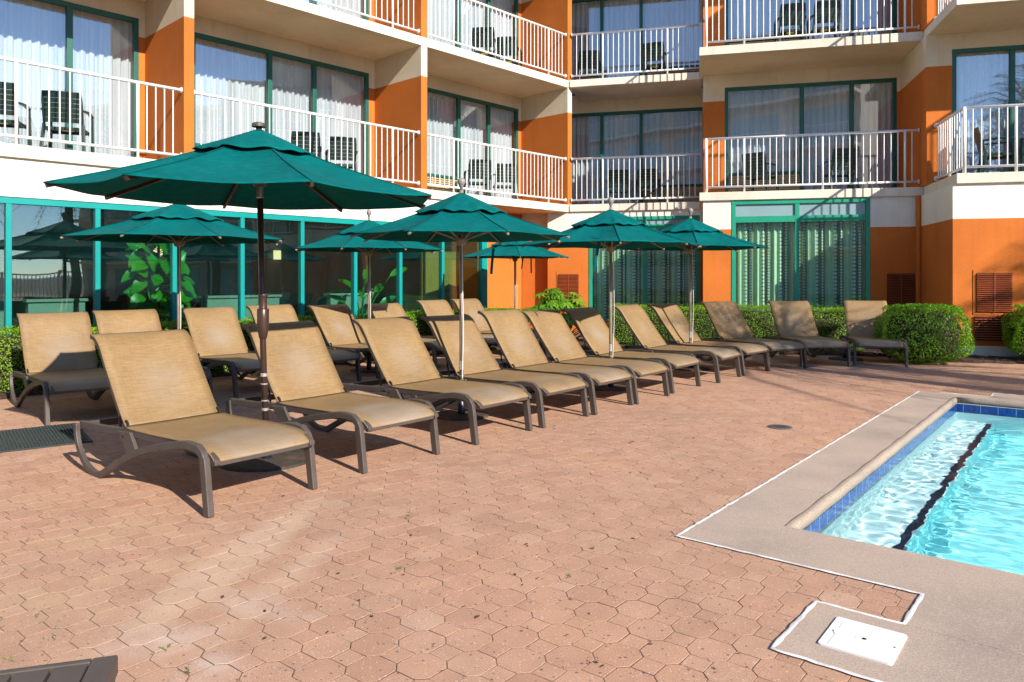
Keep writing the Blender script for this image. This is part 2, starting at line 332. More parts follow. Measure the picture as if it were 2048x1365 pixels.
# ------------------------------------------------------------------ mesh helpers
class MB:
    def __init__(s): s.v = []; s.f = []; s.mi = []; s.cuv = {}; s.tint = []
    def add(s, vs, fs, mi=0, cuv=None, tint=None):
        o = len(s.v); s.v += [tuple(p) for p in vs]
        s.f += [tuple(i + o for i in f) for f in fs]; s.mi += [mi] * len(fs)
        if cuv:
            for i, c in enumerate(cuv): s.cuv[o + i] = c
        if tint is not None: s.tint += [tint] * len(vs) if isinstance(tint, (int, float)) else list(tint)
        return s
    def hexa(s, p, mi=0, cuv=None):   # 8 points: bottom 4 ccw, top 4 ccw
        return s.add(p, [(0, 3, 2, 1), (4, 5, 6, 7), (0, 1, 5, 4), (1, 2, 6, 5), (2, 3, 7, 6), (3, 0, 4, 7)], mi, cuv)
    def box(s, x0, x1, y0, y1, z0, z1, mi=0):
        return s.hexa([(x0, y0, z0), (x1, y0, z0), (x1, y1, z0), (x0, y1, z0), (x0, y0, z1), (x1, y0, z1), (x1, y1, z1), (x0, y1, z1)], mi)
    def tube(s, pts, r, n=8, mi=0, cap=True, up=(0, 0, 1)):
        pts = [Vector(p) for p in pts]; k = len(pts); rs = r if isinstance(r, (list, tuple)) else [r] * k
        vs = []; prev = None
        for i, p in enumerate(pts):
            t = (pts[min(i + 1, k - 1)] - pts[max(i - 1, 0)]).normalized()
            if prev is None:
                a = Vector(up) if abs(t.dot(Vector(up))) < 0.95 else Vector((1, 0, 0))
                x = t.cross(a).normalized()
            else: x = (prev - t * prev.dot(t)).normalized()
            prev = x; y = t.cross(x)
            for j in range(n):
                an = 2 * math.pi * j / n; vs.append(p + x * (rs[i] * math.cos(an)) + y * (rs[i] * math.sin(an)))
        fs = [(i * n + j, i * n + (j + 1) % n, (i + 1) * n + (j + 1) % n, (i + 1) * n + j) for i in range(k - 1) for j in range(n)]
        if cap: fs += [tuple(range(n - 1, -1, -1)), tuple((k - 1) * n + j for j in range(n))]
        return s.add(vs, fs, mi)
    def strip(s, pts, wx, hz, mi=0, side=(1, 0, 0)):   # rectangular bar swept along pts, width wx along side, thickness hz
        pts = [Vector(p) for p in pts]; k = len(pts); sx = Vector(side); vs = []
        for i, p in enumerate(pts):
            t = (pts[min(i + 1, k - 1)] - pts[max(i - 1, 0)]).normalized(); nn = t.cross(sx).normalized()
            h = hz[i] if isinstance(hz, (list, tuple)) else hz
            for a, c in ((-1, -1), (1, -1), (1, 1), (-1, 1)): vs.append(p + sx * (a * wx / 2) + nn * (c * h / 2))
        fs = [(i * 4 + j, i * 4 + (j + 1) % 4, i * 4 + 4 + (j + 1) % 4, i * 4 + 4 + j) for i in range(k - 1) for j in range(4)]
        fs += [(3, 2, 1, 0), tuple((k - 1) * 4 + j for j in range(4))]
        return s.add(vs, fs, mi)
    def lathe(s, prof, c=(0, 0, 0), n=20, mi=0):
        vs = []; k = len(prof)
        for r, z in prof:
            for j in range(n):
                a = 2 * math.pi * j / n; vs.append((c[0] + r * math.cos(a), c[1] + r * math.sin(a), c[2] + z))
        fs = [(i * n + j, i * n + (j + 1) % n, (i + 1) * n + (j + 1) % n, (i + 1) * n + j) for i in range(k - 1) for j in range(n)]
        fs += [tuple(range(n - 1, -1, -1)), tuple((k - 1) * n + j for j in range(n))]
        return s.add(vs, fs, mi)
    def prism(s, poly, z0, z1, mi=0):
        n = len(poly); vs = [(x, y, z0) for x, y in poly] + [(x, y, z1) for x, y in poly]
        return s.add(vs, [tuple(range(n - 1, -1, -1)), tuple(range(n, 2 * n))] + [(i, (i + 1) % n, n + (i + 1) % n, n + i) for i in range(n)], mi)
    def build(s, name, mats, parent=None, smooth=False, bevel=0.0, recalc=True, loc=None, rotz=0.0):
        me = bpy.data.meshes.new(name); me.from_pydata(s.v, [], s.f)
        mats = mats if isinstance(mats, (list, tuple)) else [mats]
        for m in mats: me.materials.append(m)
        if len(mats) > 1: me.polygons.foreach_set("material_index", s.mi)
        if s.cuv:
            at = me.attributes.new("cuv", 'FLOAT_VECTOR', 'POINT'); d = np.zeros((len(s.v), 3), np.float32)
            for i, c in s.cuv.items(): d[i] = c
            at.data.foreach_set("vector", d.ravel())
        if s.tint:
            at = me.attributes.new("tint", 'FLOAT', 'POINT'); at.data.foreach_set("value", np.array(s.tint, np.float32))
        if recalc:
            bm = bmesh.new(); bm.from_mesh(me); bmesh.ops.recalc_face_normals(bm, faces=bm.faces); bm.to_mesh(me); bm.free()
        if smooth: me.polygons.foreach_set("use_smooth", [True] * len(me.polygons))
        o = bpy.data.objects.new(name, me); col.objects.link(o)
        if parent is not None: o.parent = parent
        if loc is not None: o.location = loc
        o.rotation_euler.z = rotz
        if bevel:
            bv = o.modifiers.new("bevel", 'BEVEL'); bv.width = bevel; bv.segments = 2; bv.limit_method = 'ANGLE'; bv.angle_limit = R(40)
        return o
def tag(o, label=None, cat=None, group=None, kind=None):
    for k, v in (("label", label), ("category", cat), ("group", group), ("kind", kind)):
        if v: o[k] = v
    return o
def empty(name, loc=(0, 0, 0), rz=0.0):
    o = bpy.data.objects.new(name, None); col.objects.link(o); o.location = loc; o.rotation_euler.z = rz
    o.empty_display_size = 0.1; return o
KIDS = {}
def copy_tree(o, parent=None):
    c = o.copy(); col.objects.link(c)
    if parent is not None: c.parent = parent
    for ch in list(o.children): copy_tree(ch, c)
    return c
def gpx(x, y, z=0.0):
    Z = (EYE - z) * F / (y - YH); return ((x - 1024) / F * Z, Z)
class Fr:
    def __init__(s, o, ds, dm): s.o = Vector(o); s.ds = Vector(ds); s.dm = Vector(dm)
    def p(s, a, m, z):
        q = s.o + s.ds * a + s.dm * m; return (q.x, q.y, z)
    def box(s, mb, a0, a1, m0, m1, z0, z1, mi=0):
        return mb.hexa([s.p(a0, m0, z0), s.p(a1, m0, z0), s.p(a1, m1, z0), s.p(a0, m1, z0), s.p(a0, m0, z1), s.p(a1, m0, z1), s.p(a1, m1, z1), s.p(a0, m1, z1)], mi)
    def banded(s, mb, a0, a1, m0, m1, z0, z1, zb, lo=0, hi=1):   # wall block painted in two colours
        if zb > z0: s.box(mb, a0, a1, m0, m1, z0, min(zb, z1), lo)
        if zb < z1: s.box(mb, a0, a1, m0, m1, max(zb, z0), z1, hi)

# ------------------------------------------------------------------ frames of the place
al = R(43.5)
LW = Fr((-4.655, 10.63), (math.sin(al), math.cos(al)), (-math.cos(al), math.sin(al)))     # left wing: s along facade, m into building
be = R(14); dR = Vector((math.cos(be), -math.sin(be))); bR = Vector((math.sin(be), math.cos(be)))
P5 = Vector((3.64, 14.43)); P4 = P5 + bR * 1.78; P6 = P5 + dR * 3.89 - bR * 1.80
P7 = P6 + dR * 3.89 - bR * 1.80; P8 = P7 + dR * 3.89 - bR * 1.80
B4, B5, B6, B7, B8 = (Fr(p, dR, bR) for p in (P4, P5, P6, P7, P8))
ZS = [2.89, 5.69, 8.49]; TS = 0.16
PO = Vector((0.807, 3.652)); E1 = Vector((0.624, 0.781)); E2 = Vector((0.781, -0.624))
PL = Fr(PO, E1, E2)                       # pool frame: s along the lane, m away from the pavers

# ------------------------------------------------------------------ ground
def polyin(pt, poly):
    x, y = pt; c = False; n = len(poly)
    for i in range(n):
        x0, y0 = poly[i]; x1, y1 = poly[(i + 1) % n]
        if (y0 > y) != (y1 > y) and x < (x1 - x0) * (y - y0) / (y1 - y0) + x0: c = not c
    return c
deck_poly = [(5.95, 0), (0, 0), (0, 1.065), (-.335, 1.065), (-.335, .753), (-.815, .753), (-.815, 9), (8, 9), (8, 5.0), (6.25, 5.0), (6.25, .66), (5.95, .66)]
PE1 = (.478, 5.63); PE2 = (.40, 7.0)      # water opening in the pool frame
mb = MB()
big = 400
xs = [-big, PE1[0] - .05, PE1[1] + .05, big]; ys = [-big, PE2[0] - .05, PE2[1] + .05, big]
for i in range(3):
    for j in range(3):
        if i == 1 and j == 1: continue
        q = [PL.p(xs[i], ys[j], -.0014), PL.p(xs[i + 1], ys[j], -.0014), PL.p(xs[i + 1], ys[j + 1], -.0014), PL.p(xs[i], ys[j + 1], -.0014)]
        mb.add(q, [(0, 1, 2, 3)])
tag(mb.build("ground", M['joint']), kind='structure')

c_ = 0.1155; sq = 0.084; gp = 0.0030
def octa(ins):
    a = sq / 2 + 0.0; b_ = c_ - sq / 2
    p = [(a, b_), (b_, a), (b_, -a), (a, -b_), (-a, -b_), (-b_, -a), (-b_, a), (-a, b_)]
    p = [(b_, a), (a, b_), (-a, b_), (-b_, a), (-b_, -a), (-a, -b_), (a, -b_), (b_, -a)]
    return [(x * (1 - ins / b_), y * (1 - ins / b_)) for x, y in p]
def squa(ins):
    h = sq / 2 - ins; return [(h, h), (-h, h), (-h, -h), (h, -h)]
u_ = np.array(E2); v_ = np.array(E1); org = np.array([0.318, 2.843])
V = []; FC = []; T = []
deckw = [PL.p(a, b, 0)[:2] for a, b in deck_poly]
inner = [(a, b) for a, b in deck_poly]
tmpl = {}
for kind, fn in ((0, octa), (1, squa)):
    r0, r1 = fn(gp * .6), fn(gp * .6 + .0014); tmpl[kind] = (np.array(r0), np.array(r1))
NRM = {}
rngp = np.random.default_rng(5)
for i in range(-95, 110):
    for j in range(-75, 150):
        c = org + c_ * (i * u_ + j * v_); X, Y = c
        if Y < 0.9 or X < -8.5 or X > 11 or Y > 15.6: continue
        if abs(X) > 0.75 * Y + 2.0: continue
        rel = Vector((X, Y)) - LW.o
        if rel.dot(LW.dm) > 0.05: continue
        if (Vector((X, Y)) - P6).dot(bR) > 0.1 and X > 6.4: continue
        if (Vector((X, Y)) - P5).dot(bR) > 0.1 and X > 3.4: continue
        d = Vector((X, Y)) - PO; a, b = d.dot(E1), d.dot(E2)
        if polyin((a, b), inner) and not (min(abs(b), abs(a), abs(b - .753), abs(b - 1.065), abs(a + .335), abs(a + .815), abs(a - 5.95), abs(a - 6.25)) < 0.10): continue
        if a > .3 and b > .3 and a < 5.8: continue
        k = (i + j) % 2; r0, r1 = tmpl[k]; n = len(r0)
        dz = rngp.normal(0, .0004); tx, ty = rngp.normal(0, .0025, 2); ro = rngp.normal(0, .012); cr, sr = math.cos(ro), math.sin(ro)
        o = len(V)
        sx_, sy_ = rngp.normal(0, .0006, 2)
        for ring, zz in ((r0, -.012), (r0, -.0006), (r1, 0.0)):
            for x, y in ring:
                x, y = x * cr - y * sr + sx_, x * sr + y * cr + sy_
                V.append((X + x * u_[0] + y * v_[0], Y + x * u_[1] + y * v_[1], zz + dz + x * tx + y * ty))
        for ring in range(2):
            for q in range(n): FC.append((o + ring * n + q, o + ring * n + (q + 1) % n, o + (ring + 1) * n + (q + 1) % n, o + (ring + 1) * n + q))
        FC.append(tuple(o + 2 * n + q for q in range(n)))
        T += [float(np.clip(rngp.normal(.5, .21), 0, 1))] * (3 * n)
mb = MB(); mb.v = V; mb.f = FC; mb.mi = [0] * len(FC); mb.tint = T
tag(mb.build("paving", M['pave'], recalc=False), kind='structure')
# outer paving beyond the detailed field: one plain sheet, 4 mm under the paver tops, only far from the camera view
mb = MB()
for (x0, x1, y0, y1) in ((-60, -8.5, -40, 40), (-8.5, 40, -40, 0.9)):
    mb.add([(x0, y0, .0026), (x1, y0, .0026), (x1, y1, .0026), (x0, y1, .0026)], [(0, 1, 2, 3)], tint=0.5)
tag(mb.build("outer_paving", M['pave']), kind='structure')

# pool deck (concrete), with a hole for the pool
mb = MB(); DZ = 0.006
def slabq(a0, a1, b0, b1, z0, z1, mi=0): PL.box(mb, a0, a1, b0, b1, z0, z1, mi)
g_ = 0.004
cop = 0.042
e1a, e1b, e2a, e2b = PE1[0], PE1[1], PE2[0], PE2[1]
Lp = [(0, 0), (1.2, 0), (1.2, e2a - cop), (e1a, e2a - cop), (e1a, 9), (-.335, 9), (-.335, 1.065), (0, 1.065)]
vs = [PL.p(a, b, z) for z in (-.05, DZ) for a, b in Lp]; n_ = len(Lp)
mb.add(vs, [tuple(range(n_ - 1, -1, -1)), tuple(range(n_, 2 * n_))] + [(i, (i + 1) % n_, n_ + (i + 1) % n_, n_ + i) for i in range(n_)])
for (a0, a1) in ((1.2 + g_, 4.7), (4.7 + g_, 5.95)): slabq(a0, a1, 0, e2a - cop, -.05, DZ)
slabq(-.815, -.335 - g_, .753, 9, -.05, DZ)
slabq(e1b + cop + .02, 5.95, e2a - cop + .002, 9, -.05, DZ); slabq(5.95 + .003, 6.25, .66, 5.0, -.05, DZ)
tag(mb.build("pool_deck", M['deck'], bevel=0.003), kind='structure')
# white caulk line, slightly wavy
mb = MB()
def caulk(pts, wdt=0.017):
    P = []
    for (a0, b0), (a1, b1) in zip(pts[:-1], pts[1:]):
        n = max(2, int(math.hypot(a1 - a0, b1 - b0) / .035))
        for i in range(n): P.append((a0 + (a1 - a0) * i / n, b0 + (b1 - b0) * i / n))
    P.append(pts[-1]); L = []
    for i, (a, b) in enumerate(P):
        p0 = P[max(i - 1, 0)]; p1 = P[min(i + 1, len(P) - 1)]; t = Vector((p1[0] - p0[0], p1[1] - p0[1])).normalized(); nn = Vector((-t.y, t.x))
        hw = wdt / 2 * (1 + .35 * RNG.normal() * .45); sh = .0012 * RNG.normal()
        L.append(((a + nn.x * (hw + sh), b + nn.y * (hw + sh)), (a - nn.x * (hw - sh), b - nn.y * (hw - sh)), (a + nn.x * sh, b + nn.y * sh)))
    vs = []
    for l, r, m_ in L: vs += [PL.p(*l, DZ + .0005), PL.p(*m_, DZ + .0035), PL.p(*r, DZ + .0005)]
    fs = []
    for i in range(len(L) - 1): fs += [(3 * i, 3 * i + 1, 3 * i + 4, 3 * i + 3), (3 * i + 1, 3 * i + 2, 3 * i + 5, 3 * i + 4)]
    mb.add(vs, fs)
caulk([(5.95, -.004), (3, -.004), (0, -.004), (-.004, 1.065), (-.335, 1.063), (-.337, .753), (-.815, .750), (-.818, 1.3), (-.818, 3)])
caulk([(5.95, .2), (5.955, .66), (6.25, .658), (6.25, 2.2)], 0.018)
tag(mb.build("caulk_line", M['caulk'], recalc=False, smooth=True), kind='structure')
# coping: rounded raised curb on the left and far sides, plain edge at the near side
mb = MB()
prof = [(-.004, -.002), (.002, .003), (.012, .004), (.024, .003), (.032, .000), (.037, -.006), (.041, -.012), (.043, -.024), (.043, -.052)]
def curb(a0, a1, axis):
    vs = []
    n = 40
    for i in range(n + 1):
        t = a0 + (a1 - a0) * i / n
        for (q, z) in prof:
            zz = z + DZ + .002 * math.sin(i * 1.7)
            vs.append(PL.p(t, e2a - cop + q, zz) if axis == 0 else PL.p(e1b + cop + .02 - q, t, zz))
        vs.append(PL.p(t, e2a - cop, -.052) if axis == 0 else PL.p(e1b + cop + .02, t, -.052))
    k = len(prof) + 1
    fs = [(i * k + j, i * k + (j + 1) % k, (i + 1) * k + (j + 1) % k, (i + 1) * k + j) for i in range(n) for j in range(k)]
    fs += [tuple(range(k)), tuple(n * k + j for j in range(k))]
    mb.add(vs, fs)
curb(e1a, e1b + cop + .02, 0); curb(e2a - .01, e2b, 1)
tag(mb.build("pool_coping", M['coping'], smooth=True), kind='structure')
# basin
ZW = -.125; SH = 0.33; ZSH = ZW - 0.52; ZFL = ZW - 1.0
mb = MB()
mb.add([PL.p(e1a, e2a, -.05), PL.p(e1b, e2a, -.05), PL.p(e1b, e2a, -.19), PL.p(e1a, e2a, -.19)], [(0, 1, 2, 3)], 0, [(e1a, 0, 0), (e1b, 0, 0), (e1b, 0, 0), (e1a, 0, 0)])
mb.add([PL.p(e1b, e2a, -.05), PL.p(e1b, e2b, -.05), PL.p(e1b, e2b, -.19), PL.p(e1b, e2a, -.19)], [(0, 1, 2, 3)], 0, [(e2a, 0, 0), (e2b, 0, 0), (e2b, 0, 0), (e2a, 0, 0)])
mb.add([PL.p(e1a, e2a, .0), PL.p(e1a, e2b, .0), PL.p(e1a, e2b, -.19), PL.p(e1a, e2a, -.19)], [(0, 1, 2, 3)], 0, [(e2a, 0, 0), (e2b, 0, 0), (e2b, 0, 0), (e2a, 0, 0)])
tag(mb.build("pool_tile_band", M['tile']), kind='structure')
mb = MB()
mb.add([PL.p(e1a, e2a, -.19), PL.p(e1b, e2a, -.19), PL.p(e1b, e2a, ZSH), PL.p(e1a, e2a, ZSH)], [(0, 1, 2, 3)])
mb.add([PL.p(e1b, e2a, -.19), PL.p(e1b, e2b, -.19), PL.p(e1b, e2b, ZFL), PL.p(e1b, e2a, ZFL)], [(0, 1, 2, 3)])
mb.add([PL.p(e1a, e2a, -.19), PL.p(e1a, e2b, -.19), PL.p(e1a, e2b, ZFL), PL.p(e1a, e2a, ZFL)], [(0, 1, 2, 3)])
mb.add([PL.p(e1a, e2b, -.03), PL.p(e1b, e2b, -.03), PL.p(e1b, e2b, ZFL), PL.p(e1a, e2b, ZFL)], [(0, 1, 2, 3)])
mb.add([PL.p(e1a, e2a, ZSH), PL.p(e1b, e2a, ZSH), PL.p(e1b, e2a + SH, ZSH), PL.p(e1a, e2a + SH, ZSH)], [(0, 1, 2, 3)])
mb.add([PL.p(e1a, e2a + SH, ZSH), PL.p(e1b, e2a + SH, ZSH), PL.p(e1b, e2a + SH, ZFL), PL.p(e1a, e2a + SH, ZFL)], [(0, 1, 2, 3)], 1)
mb.add([PL.p(e1a, e2a + SH, ZFL), PL.p(e1b, e2a + SH, ZFL), PL.p(e1b, e2b, ZFL), PL.p(e1a, e2b, ZFL)], [(0, 1, 2, 3)], 1)
basin = tag(mb.build("pool_basin", [M['plaster'], M['plaster2']]), kind='structure')
mb = MB(); PL.box(mb, e1a + .01, e1b - .05, e2a + SH - .058, e2a + SH - .008, ZSH + .002, ZSH + .006)
lane = tag(mb.build("lane_line", M['lane']), kind='structure')
# water
nx, ny = 230, 300
nx = 440; B_ = np.concatenate([np.linspace(e2a, 1.7, 112), np.linspace(1.75, e2b, 60)]); ny = len(B_); A_ = np.linspace(e1a, e1b, nx); AA, BB = np.meshgrid(A_, B_, indexing='ij')
h = np.zeros_like(AA); rw = np.random.default_rng(3)
for k in range(64):
    lam = math.exp(rw.uniform(math.log(.06), math.log(.22))); th = rw.normal(0.5, 1.1); amp = .00023 * (lam / .25) ** 1.15 * min(1, 1.0)
    h += amp * np.sin(2 * math.pi / lam * (AA * math.cos(th) + BB * math.sin(th)) + rw.uniform(0, 6.28) + .8 * np.sin(1.7 * AA + 2.3 * BB + k))
vs = [PL.p(float(AA[i, j]), float(BB[i, j]), ZW + float(h[i, j])) for i in range(nx) for j in range(ny)]
fs = [(i * ny + j, i * ny + j + 1, (i + 1) * ny + j + 1, (i + 1) * ny + j) for i in range(nx - 1) for j in range(ny - 1)]
mb = MB(); mb.add(vs, fs)
water = mb.build("water", M['water'], recalc=False, smooth=True)
if water.data.polygons[0].normal.z < 0: water.data.flip_normals()
tag(water, kind='structure')
water.cycles.is_caustics_caster = True
for o in (basin, lane): o.cycles.is_caustics_receiver = True

# mulch beds along the building
def bed(fr, s0, s1, m0, m1, name):
    mb = MB(); ns, nm = int((s1 - s0) / .06), int((m1 - m0) / .06) + 1
    vs = []
    for i in range(ns + 1):
        for j in range(nm + 1):
            e = 0.0 if j == 0 else .03 + .018 * RNG.random()
            wob = .05 * math.sin(i * .9) * (j == 0)
            vs.append(fr.p(s0 + (s1 - s0) * i / ns, m0 + (m1 - m0) * j / nm + wob, e - .004))
    fs = [(i * (nm + 1) + j, (i + 1) * (nm + 1) + j, (i + 1) * (nm + 1) + j + 1, i * (nm + 1) + j + 1) for i in range(ns) for j in range(nm)]
    mb.add(vs, fs)
    for k in range(int((s1 - s0) * (m1 - m0) * 110)):
        p = Vector(fr.p(s0 + (s1 - s0) * RNG.random(), m0 + (m1 - m0) * RNG.random(), .035 + .02 * RNG.random()))
        a = RNG.random() * 6.28; L = .015 + .03 * RNG.random(); d = Vector((math.cos(a), math.sin(a), RNG.normal() * .3)) * L; q = Vector((-math.sin(a), math.cos(a), 0)) * .007
        mb.add([p - d - q, p + d - q, p + d + q, p - d + q], [(0, 1, 2, 3)])
    return tag(mb.build(name, M['mulch'], recalc=False), kind='stuff')
bed(LW, -7, 6.3, -1.5, 0.02, "mulch")
B4L = Fr(P4, dR, bR)
bed(Fr(P5, dR, bR), -3.6, 4.0, -1.95, 0.02, "mulch")
bed(Fr(P6, dR, bR), -0.3, 4.2, -.75, 0.02, "mulch")

# ------------------------------------------------------------------ the hotel
hotel = empty("hotel_building", (0, 14, 0))
tag(hotel, "three visible storeys of orange and cream hotel with white balcony railings around the pool court", "hotel")
HP = Matrix.Translation(Vector((0, -14, 0)))
def hp(o):
    if o.parent is None: o.parent = hotel
    if o.parent is hotel: o.matrix_parent_inverse = HP
    return o
def lab(o, t): o["label"] = t; return o
WM = [M['orange'], M['cream'], M['white'], M['slab'], M['soffit']]
def railing(fr, s0, s1, z, m=0.06, ret=None, posts=None):
    """white balcony railing along s; ret=(s, m_end): side return running back to the wall"""
    mb = MB(); zt = z + 1.035; zb = z + .105
    def run(pa, pb, ends=True):
        pa, pb = Vector(pa), Vector(pb); L = (pb - pa).length; t = (pb - pa) / L
        mb.tube([(pa.x, pa.y, zt), (pb.x, pb.y, zt)], .024, 10); mb.tube([(pa.x, pa.y, zb), (pb.x, pb.y, zb)], .020, 8)
        n = max(2, round(L / .118))
        for i in range(n + 1):
            d = pa + t * (L * i / n)
            post = (i % 12 == 6)
            if i in (0, n): continue
            if post: mb.tube([(d.x, d.y, z + .005), (d.x, d.y, zt)], .021, 8)
            else: mb.tube([(d.x, d.y, zb), (d.x, d.y, zt)], .0095, 6, cap=False)
        return t
    a, b = fr.p(s0, m, 0)[:2], fr.p(s1, m, 0)[:2]
    run(a, b)
    if ret:
        a2 = fr.p(ret[0], m, 0)[:2]; b2 = fr.p(ret[0], ret[1], 0)[:2]; run(a2, b2)
        mb.tube([(*a2, z + .005), (*a2, zt + .012)], .028, 10)
        for zz in (zt, zb): mb.tube([fr.p(ret[0], ret[1] - .02, zz), fr.p(ret[0], ret[1], zz)], .045, 10)
    for (ss, sg) in ((s0, 1), (s1, -1)):
        if ret and abs(ss - ret[0]) < .01: continue
        for zz in (zt, zb): mb.tube([fr.p(ss, m, zz), fr.p(ss + sg * .014, m, zz)], .042, 10)
    return hp(mb.build("balcony_railing", M['rail'], hotel, smooth=True))
def curtain(fr, s0, s1, m, z0, z1, mat, parent, per=.115, amp=.028, gap=None):
    mb = MB(); n = int((s1 - s0) / .013); vs = []; cu = []; ph = RNG.random() * 6
    for i in range(n + 1):
        s = s0 + (s1 - s0) * i / n
        k = 2 * math.pi * s / per + ph + 1.3 * math.sin(s * 2.3 + ph) + .7 * math.sin(s * 5.1)
        for z, am in ((z0, 1.15), (z0 + .5 * (z1 - z0), 1.0), (z1 - .04, .75), (z1, .6)):
            y = m + am * amp * (math.sin(k) + .35 * math.sin(2.1 * k + 1) + .3 * math.sin(.37 * k))
            vs.append(fr.p(s, y, z)); cu.append((s * 1.05, z, 0))
    fs = [(i * 4 + j, (i + 1) * 4 + j, (i + 1) * 4 + j + 1, i * 4 + j + 1) for i in range(n) for j in range(3)]
    mb.add(vs, fs, 0, cu); return hp(mb.build("curtain", mat, parent, smooth=True, recalc=False))
def window(fr, s0, s1, m, z0, z1, mulls, fm, cmat=None, ac=None, glass='pane', fw=.07, transom=None, name="window", zmul=None):
    """glazed door/window in the wall plane m; frame is the part, panes and curtain its sub-parts"""
    mb = MB(); d0, d1 = m - .035, m + .05
    fr.box(mb, s0, s1, d0, d1, z1 - fw, z1); fr.box(mb, s0, s1, d0, d1, z0, z0 + .05)
    fr.box(mb, s0, s0 + fw, d0 + .002, d1, z0 + .05, z1 - fw); fr.box(mb, s1 - fw, s1, d0 + .002, d1, z0 + .05, z1 - fw)
    cuts = [s0 + fw] + list(mulls) + [s1 - fw]
    for i, q in enumerate(mulls): fr.box(mb, q - .04, q + .04, d0 + .004, d1, z0 + .05, z1 - fw)
    if transom: fr.box(mb, s0 + fw, s1 - fw, d0 + .006, d1 - .01, transom[0], transom[1])
    f = hp(mb.build(name, fm, hotel, bevel=.004)); 
    zg0 = z0 + .05
    for i in range(len(cuts) - 1):
        a = cuts[i] + (.04 if i else 0); b = cuts[i + 1] - (.04 if i < len(cuts) - 2 else 0)
        zb = zg0
        if ac == i:
            zb = z0 + .56
            mb = MB(); fr.box(mb, a, b, m + .03, m + .05, zg0, zb - .05)
            k = 0; zz = zg0 + .01
            while zz < zb - .06:
                fr.box(mb, a + .01, b - .01, m - .02, m + .025, zz, zz + .020); zz += .045
            fr.box(mb, (a + b) / 2 - .01, (a + b) / 2 + .01, m - .022, m + .03, zg0, zb - .05)
            g = hp(mb.build("grille", M['grille'], f))
            mb = MB(); fr.box(mb, a, b, d0 + .004, d1, zb - .05, zb); hp(mb.build("sill", fm, f))
        zt = (transom[0] if transom else z1 - fw)
        mb = MB(); fr.box(mb, a, b, m + .004, m + .012, zb, zt)
        hp(mb.build("pane", M[glass], f))
        if transom:
            mb = MB(); fr.box(mb, a, b, m + .002, m + .02, transom[1], z1 - fw); hp(mb.build("spandrel_panel", M['spandrel'], f))
    if cmat is not None:
        curtain(fr, s0 + .01, s1 - .01, m + .16, z0 + .02, z1 + .02, cmat, f)
    return f
def part(mb, name, mats, label=None, bevel=0.0):
    o = hp(mb.build(name, mats, hotel, bevel=bevel))
    if label: o["label"] = label
    return o

# --- left wing: bays between fins at s = -4.30, 0, 4.34, 8.58
FIN = .145; DEP = 1.43; ZTOP = 9.4
fins = [-8.62, -4.31, 0.0, 4.335, 8.585]
WHEAD = 2.36
def leftbay(i, f, ws, mulls, ac=None):
    s0, s1 = fins[i] + FIN, fins[i + 1]; z = ZS[f]; zc = ZS[f + 1] - TS
    zb = z + 2.08
    mb = MB()
    LW.banded(mb, s0 - FIN, ws[0], DEP, DEP + .22, z, zc, zb); LW.banded(mb, ws[1], s1, DEP, DEP + .22, z, zc, zb)
    LW.box(mb, ws[0], ws[1], DEP, DEP + .22, z + WHEAD, zc, 1)
    part(mb, "wall", WM)
    window(LW, ws[0], ws[1], DEP + .03, z, z + WHEAD, mulls, M['green'], M['sheer'], ac)
    railing(LW, s0 + .01, s1 - .01, z)
W1 = ((-3.55, -.09), (-2.05, -1.04)); W2 = ((.72, 4.2), (2.11, 3.0)); W3 = ((5.05, 8.49), (6.6, 7.52)); W0 = ((-7.9, -4.4), (-6.4, -5.4))
for f in (0, 1):
    leftbay(0, f, *W0); leftbay(1, f, *W1, 0); leftbay(2, f, *W2, 0); leftbay(3, f, *W3, 0)
for s in fins:
    mb = MB()
    for f in (0, 1):
        z, zc = ZS[f], ZS[f + 1] - TS
        LW.banded(mb, s, s + FIN, 0.0, DEP + .002, z, zc, z + 2.08)
    part(mb, "dividing_wall", WM)
for f in range(3):
    mb = MB(); z = ZS[f]
    LW.box(mb, fins[0], fins[-1] + FIN, -.004, DEP + .3, z - TS, z, 3)
    for a_, b_ in zip(fins[:-1], fins[1:]): LW.box(mb, a_ + FIN + .002, b_ - .002, .02, DEP - .002, z - TS - .006, z - TS - .001, 4)  # thin underside skin carrying the warm bounce tint
    part(mb, "balcony_slab", WM, bevel=.008)
mb = MB(); LW.box(mb, fins[0], fins[-1] + FIN, .3, DEP + .3, ZS[2] + .002, ZTOP, 1); part(mb, "parapet", WM)
# --- left wing ground floor: white fascia, storefront
SF0, SF1, SFZ = -7.1, 6.05, 2.25
mb = MB()
LW.box(mb, fins[0], SF1, .045, .25, SFZ, ZS[0] - TS, 2)
LW.box(mb, SF0, SF1, .05, .25, -.05, .10, 2)
LW.box(mb, fins[0], SF0, .05, .25, -.05, SFZ, 2)
part(mb, "wall", WM)
mull = [-7.1 + i for i in range(14)]
mb = MB(); m = .06
LW.box(mb, SF0, SF1, m, m + .10, SFZ - .085, SFZ); LW.box(mb, SF0, SF1, m, m + .10, .10, .17)
for q in [-6.1, -5.1, -4.1, -3.1, -2.1, -1.1, -.1, .91, 1.93, 2.95, 3.92, 4.93]: LW.box(mb, q - .032, q + .032, m + .002, m + .102, .17, SFZ - .085)
LW.box(mb, SF1 - .10, SF1 + .05, m - .01, m + .14, .10, SFZ - .085)
sf = part(mb, "storefront", M['teal'], "turquoise framed glass storefront along the ground floor", bevel=.004)
q = [-7.07, -6.1, -5.1, -4.1, -3.1, -2.1, -1.1, -.1, .91, 1.93, 2.95, 3.92, 4.93, 5.98]
for a, b in zip(q[:-1], q[1:]):
    mb = MB(); LW.box(mb, a + .032, b - .032, m + .045, m + .053, .17, SFZ - .085); hp(mb.build("pane", M['storeglass'], sf))
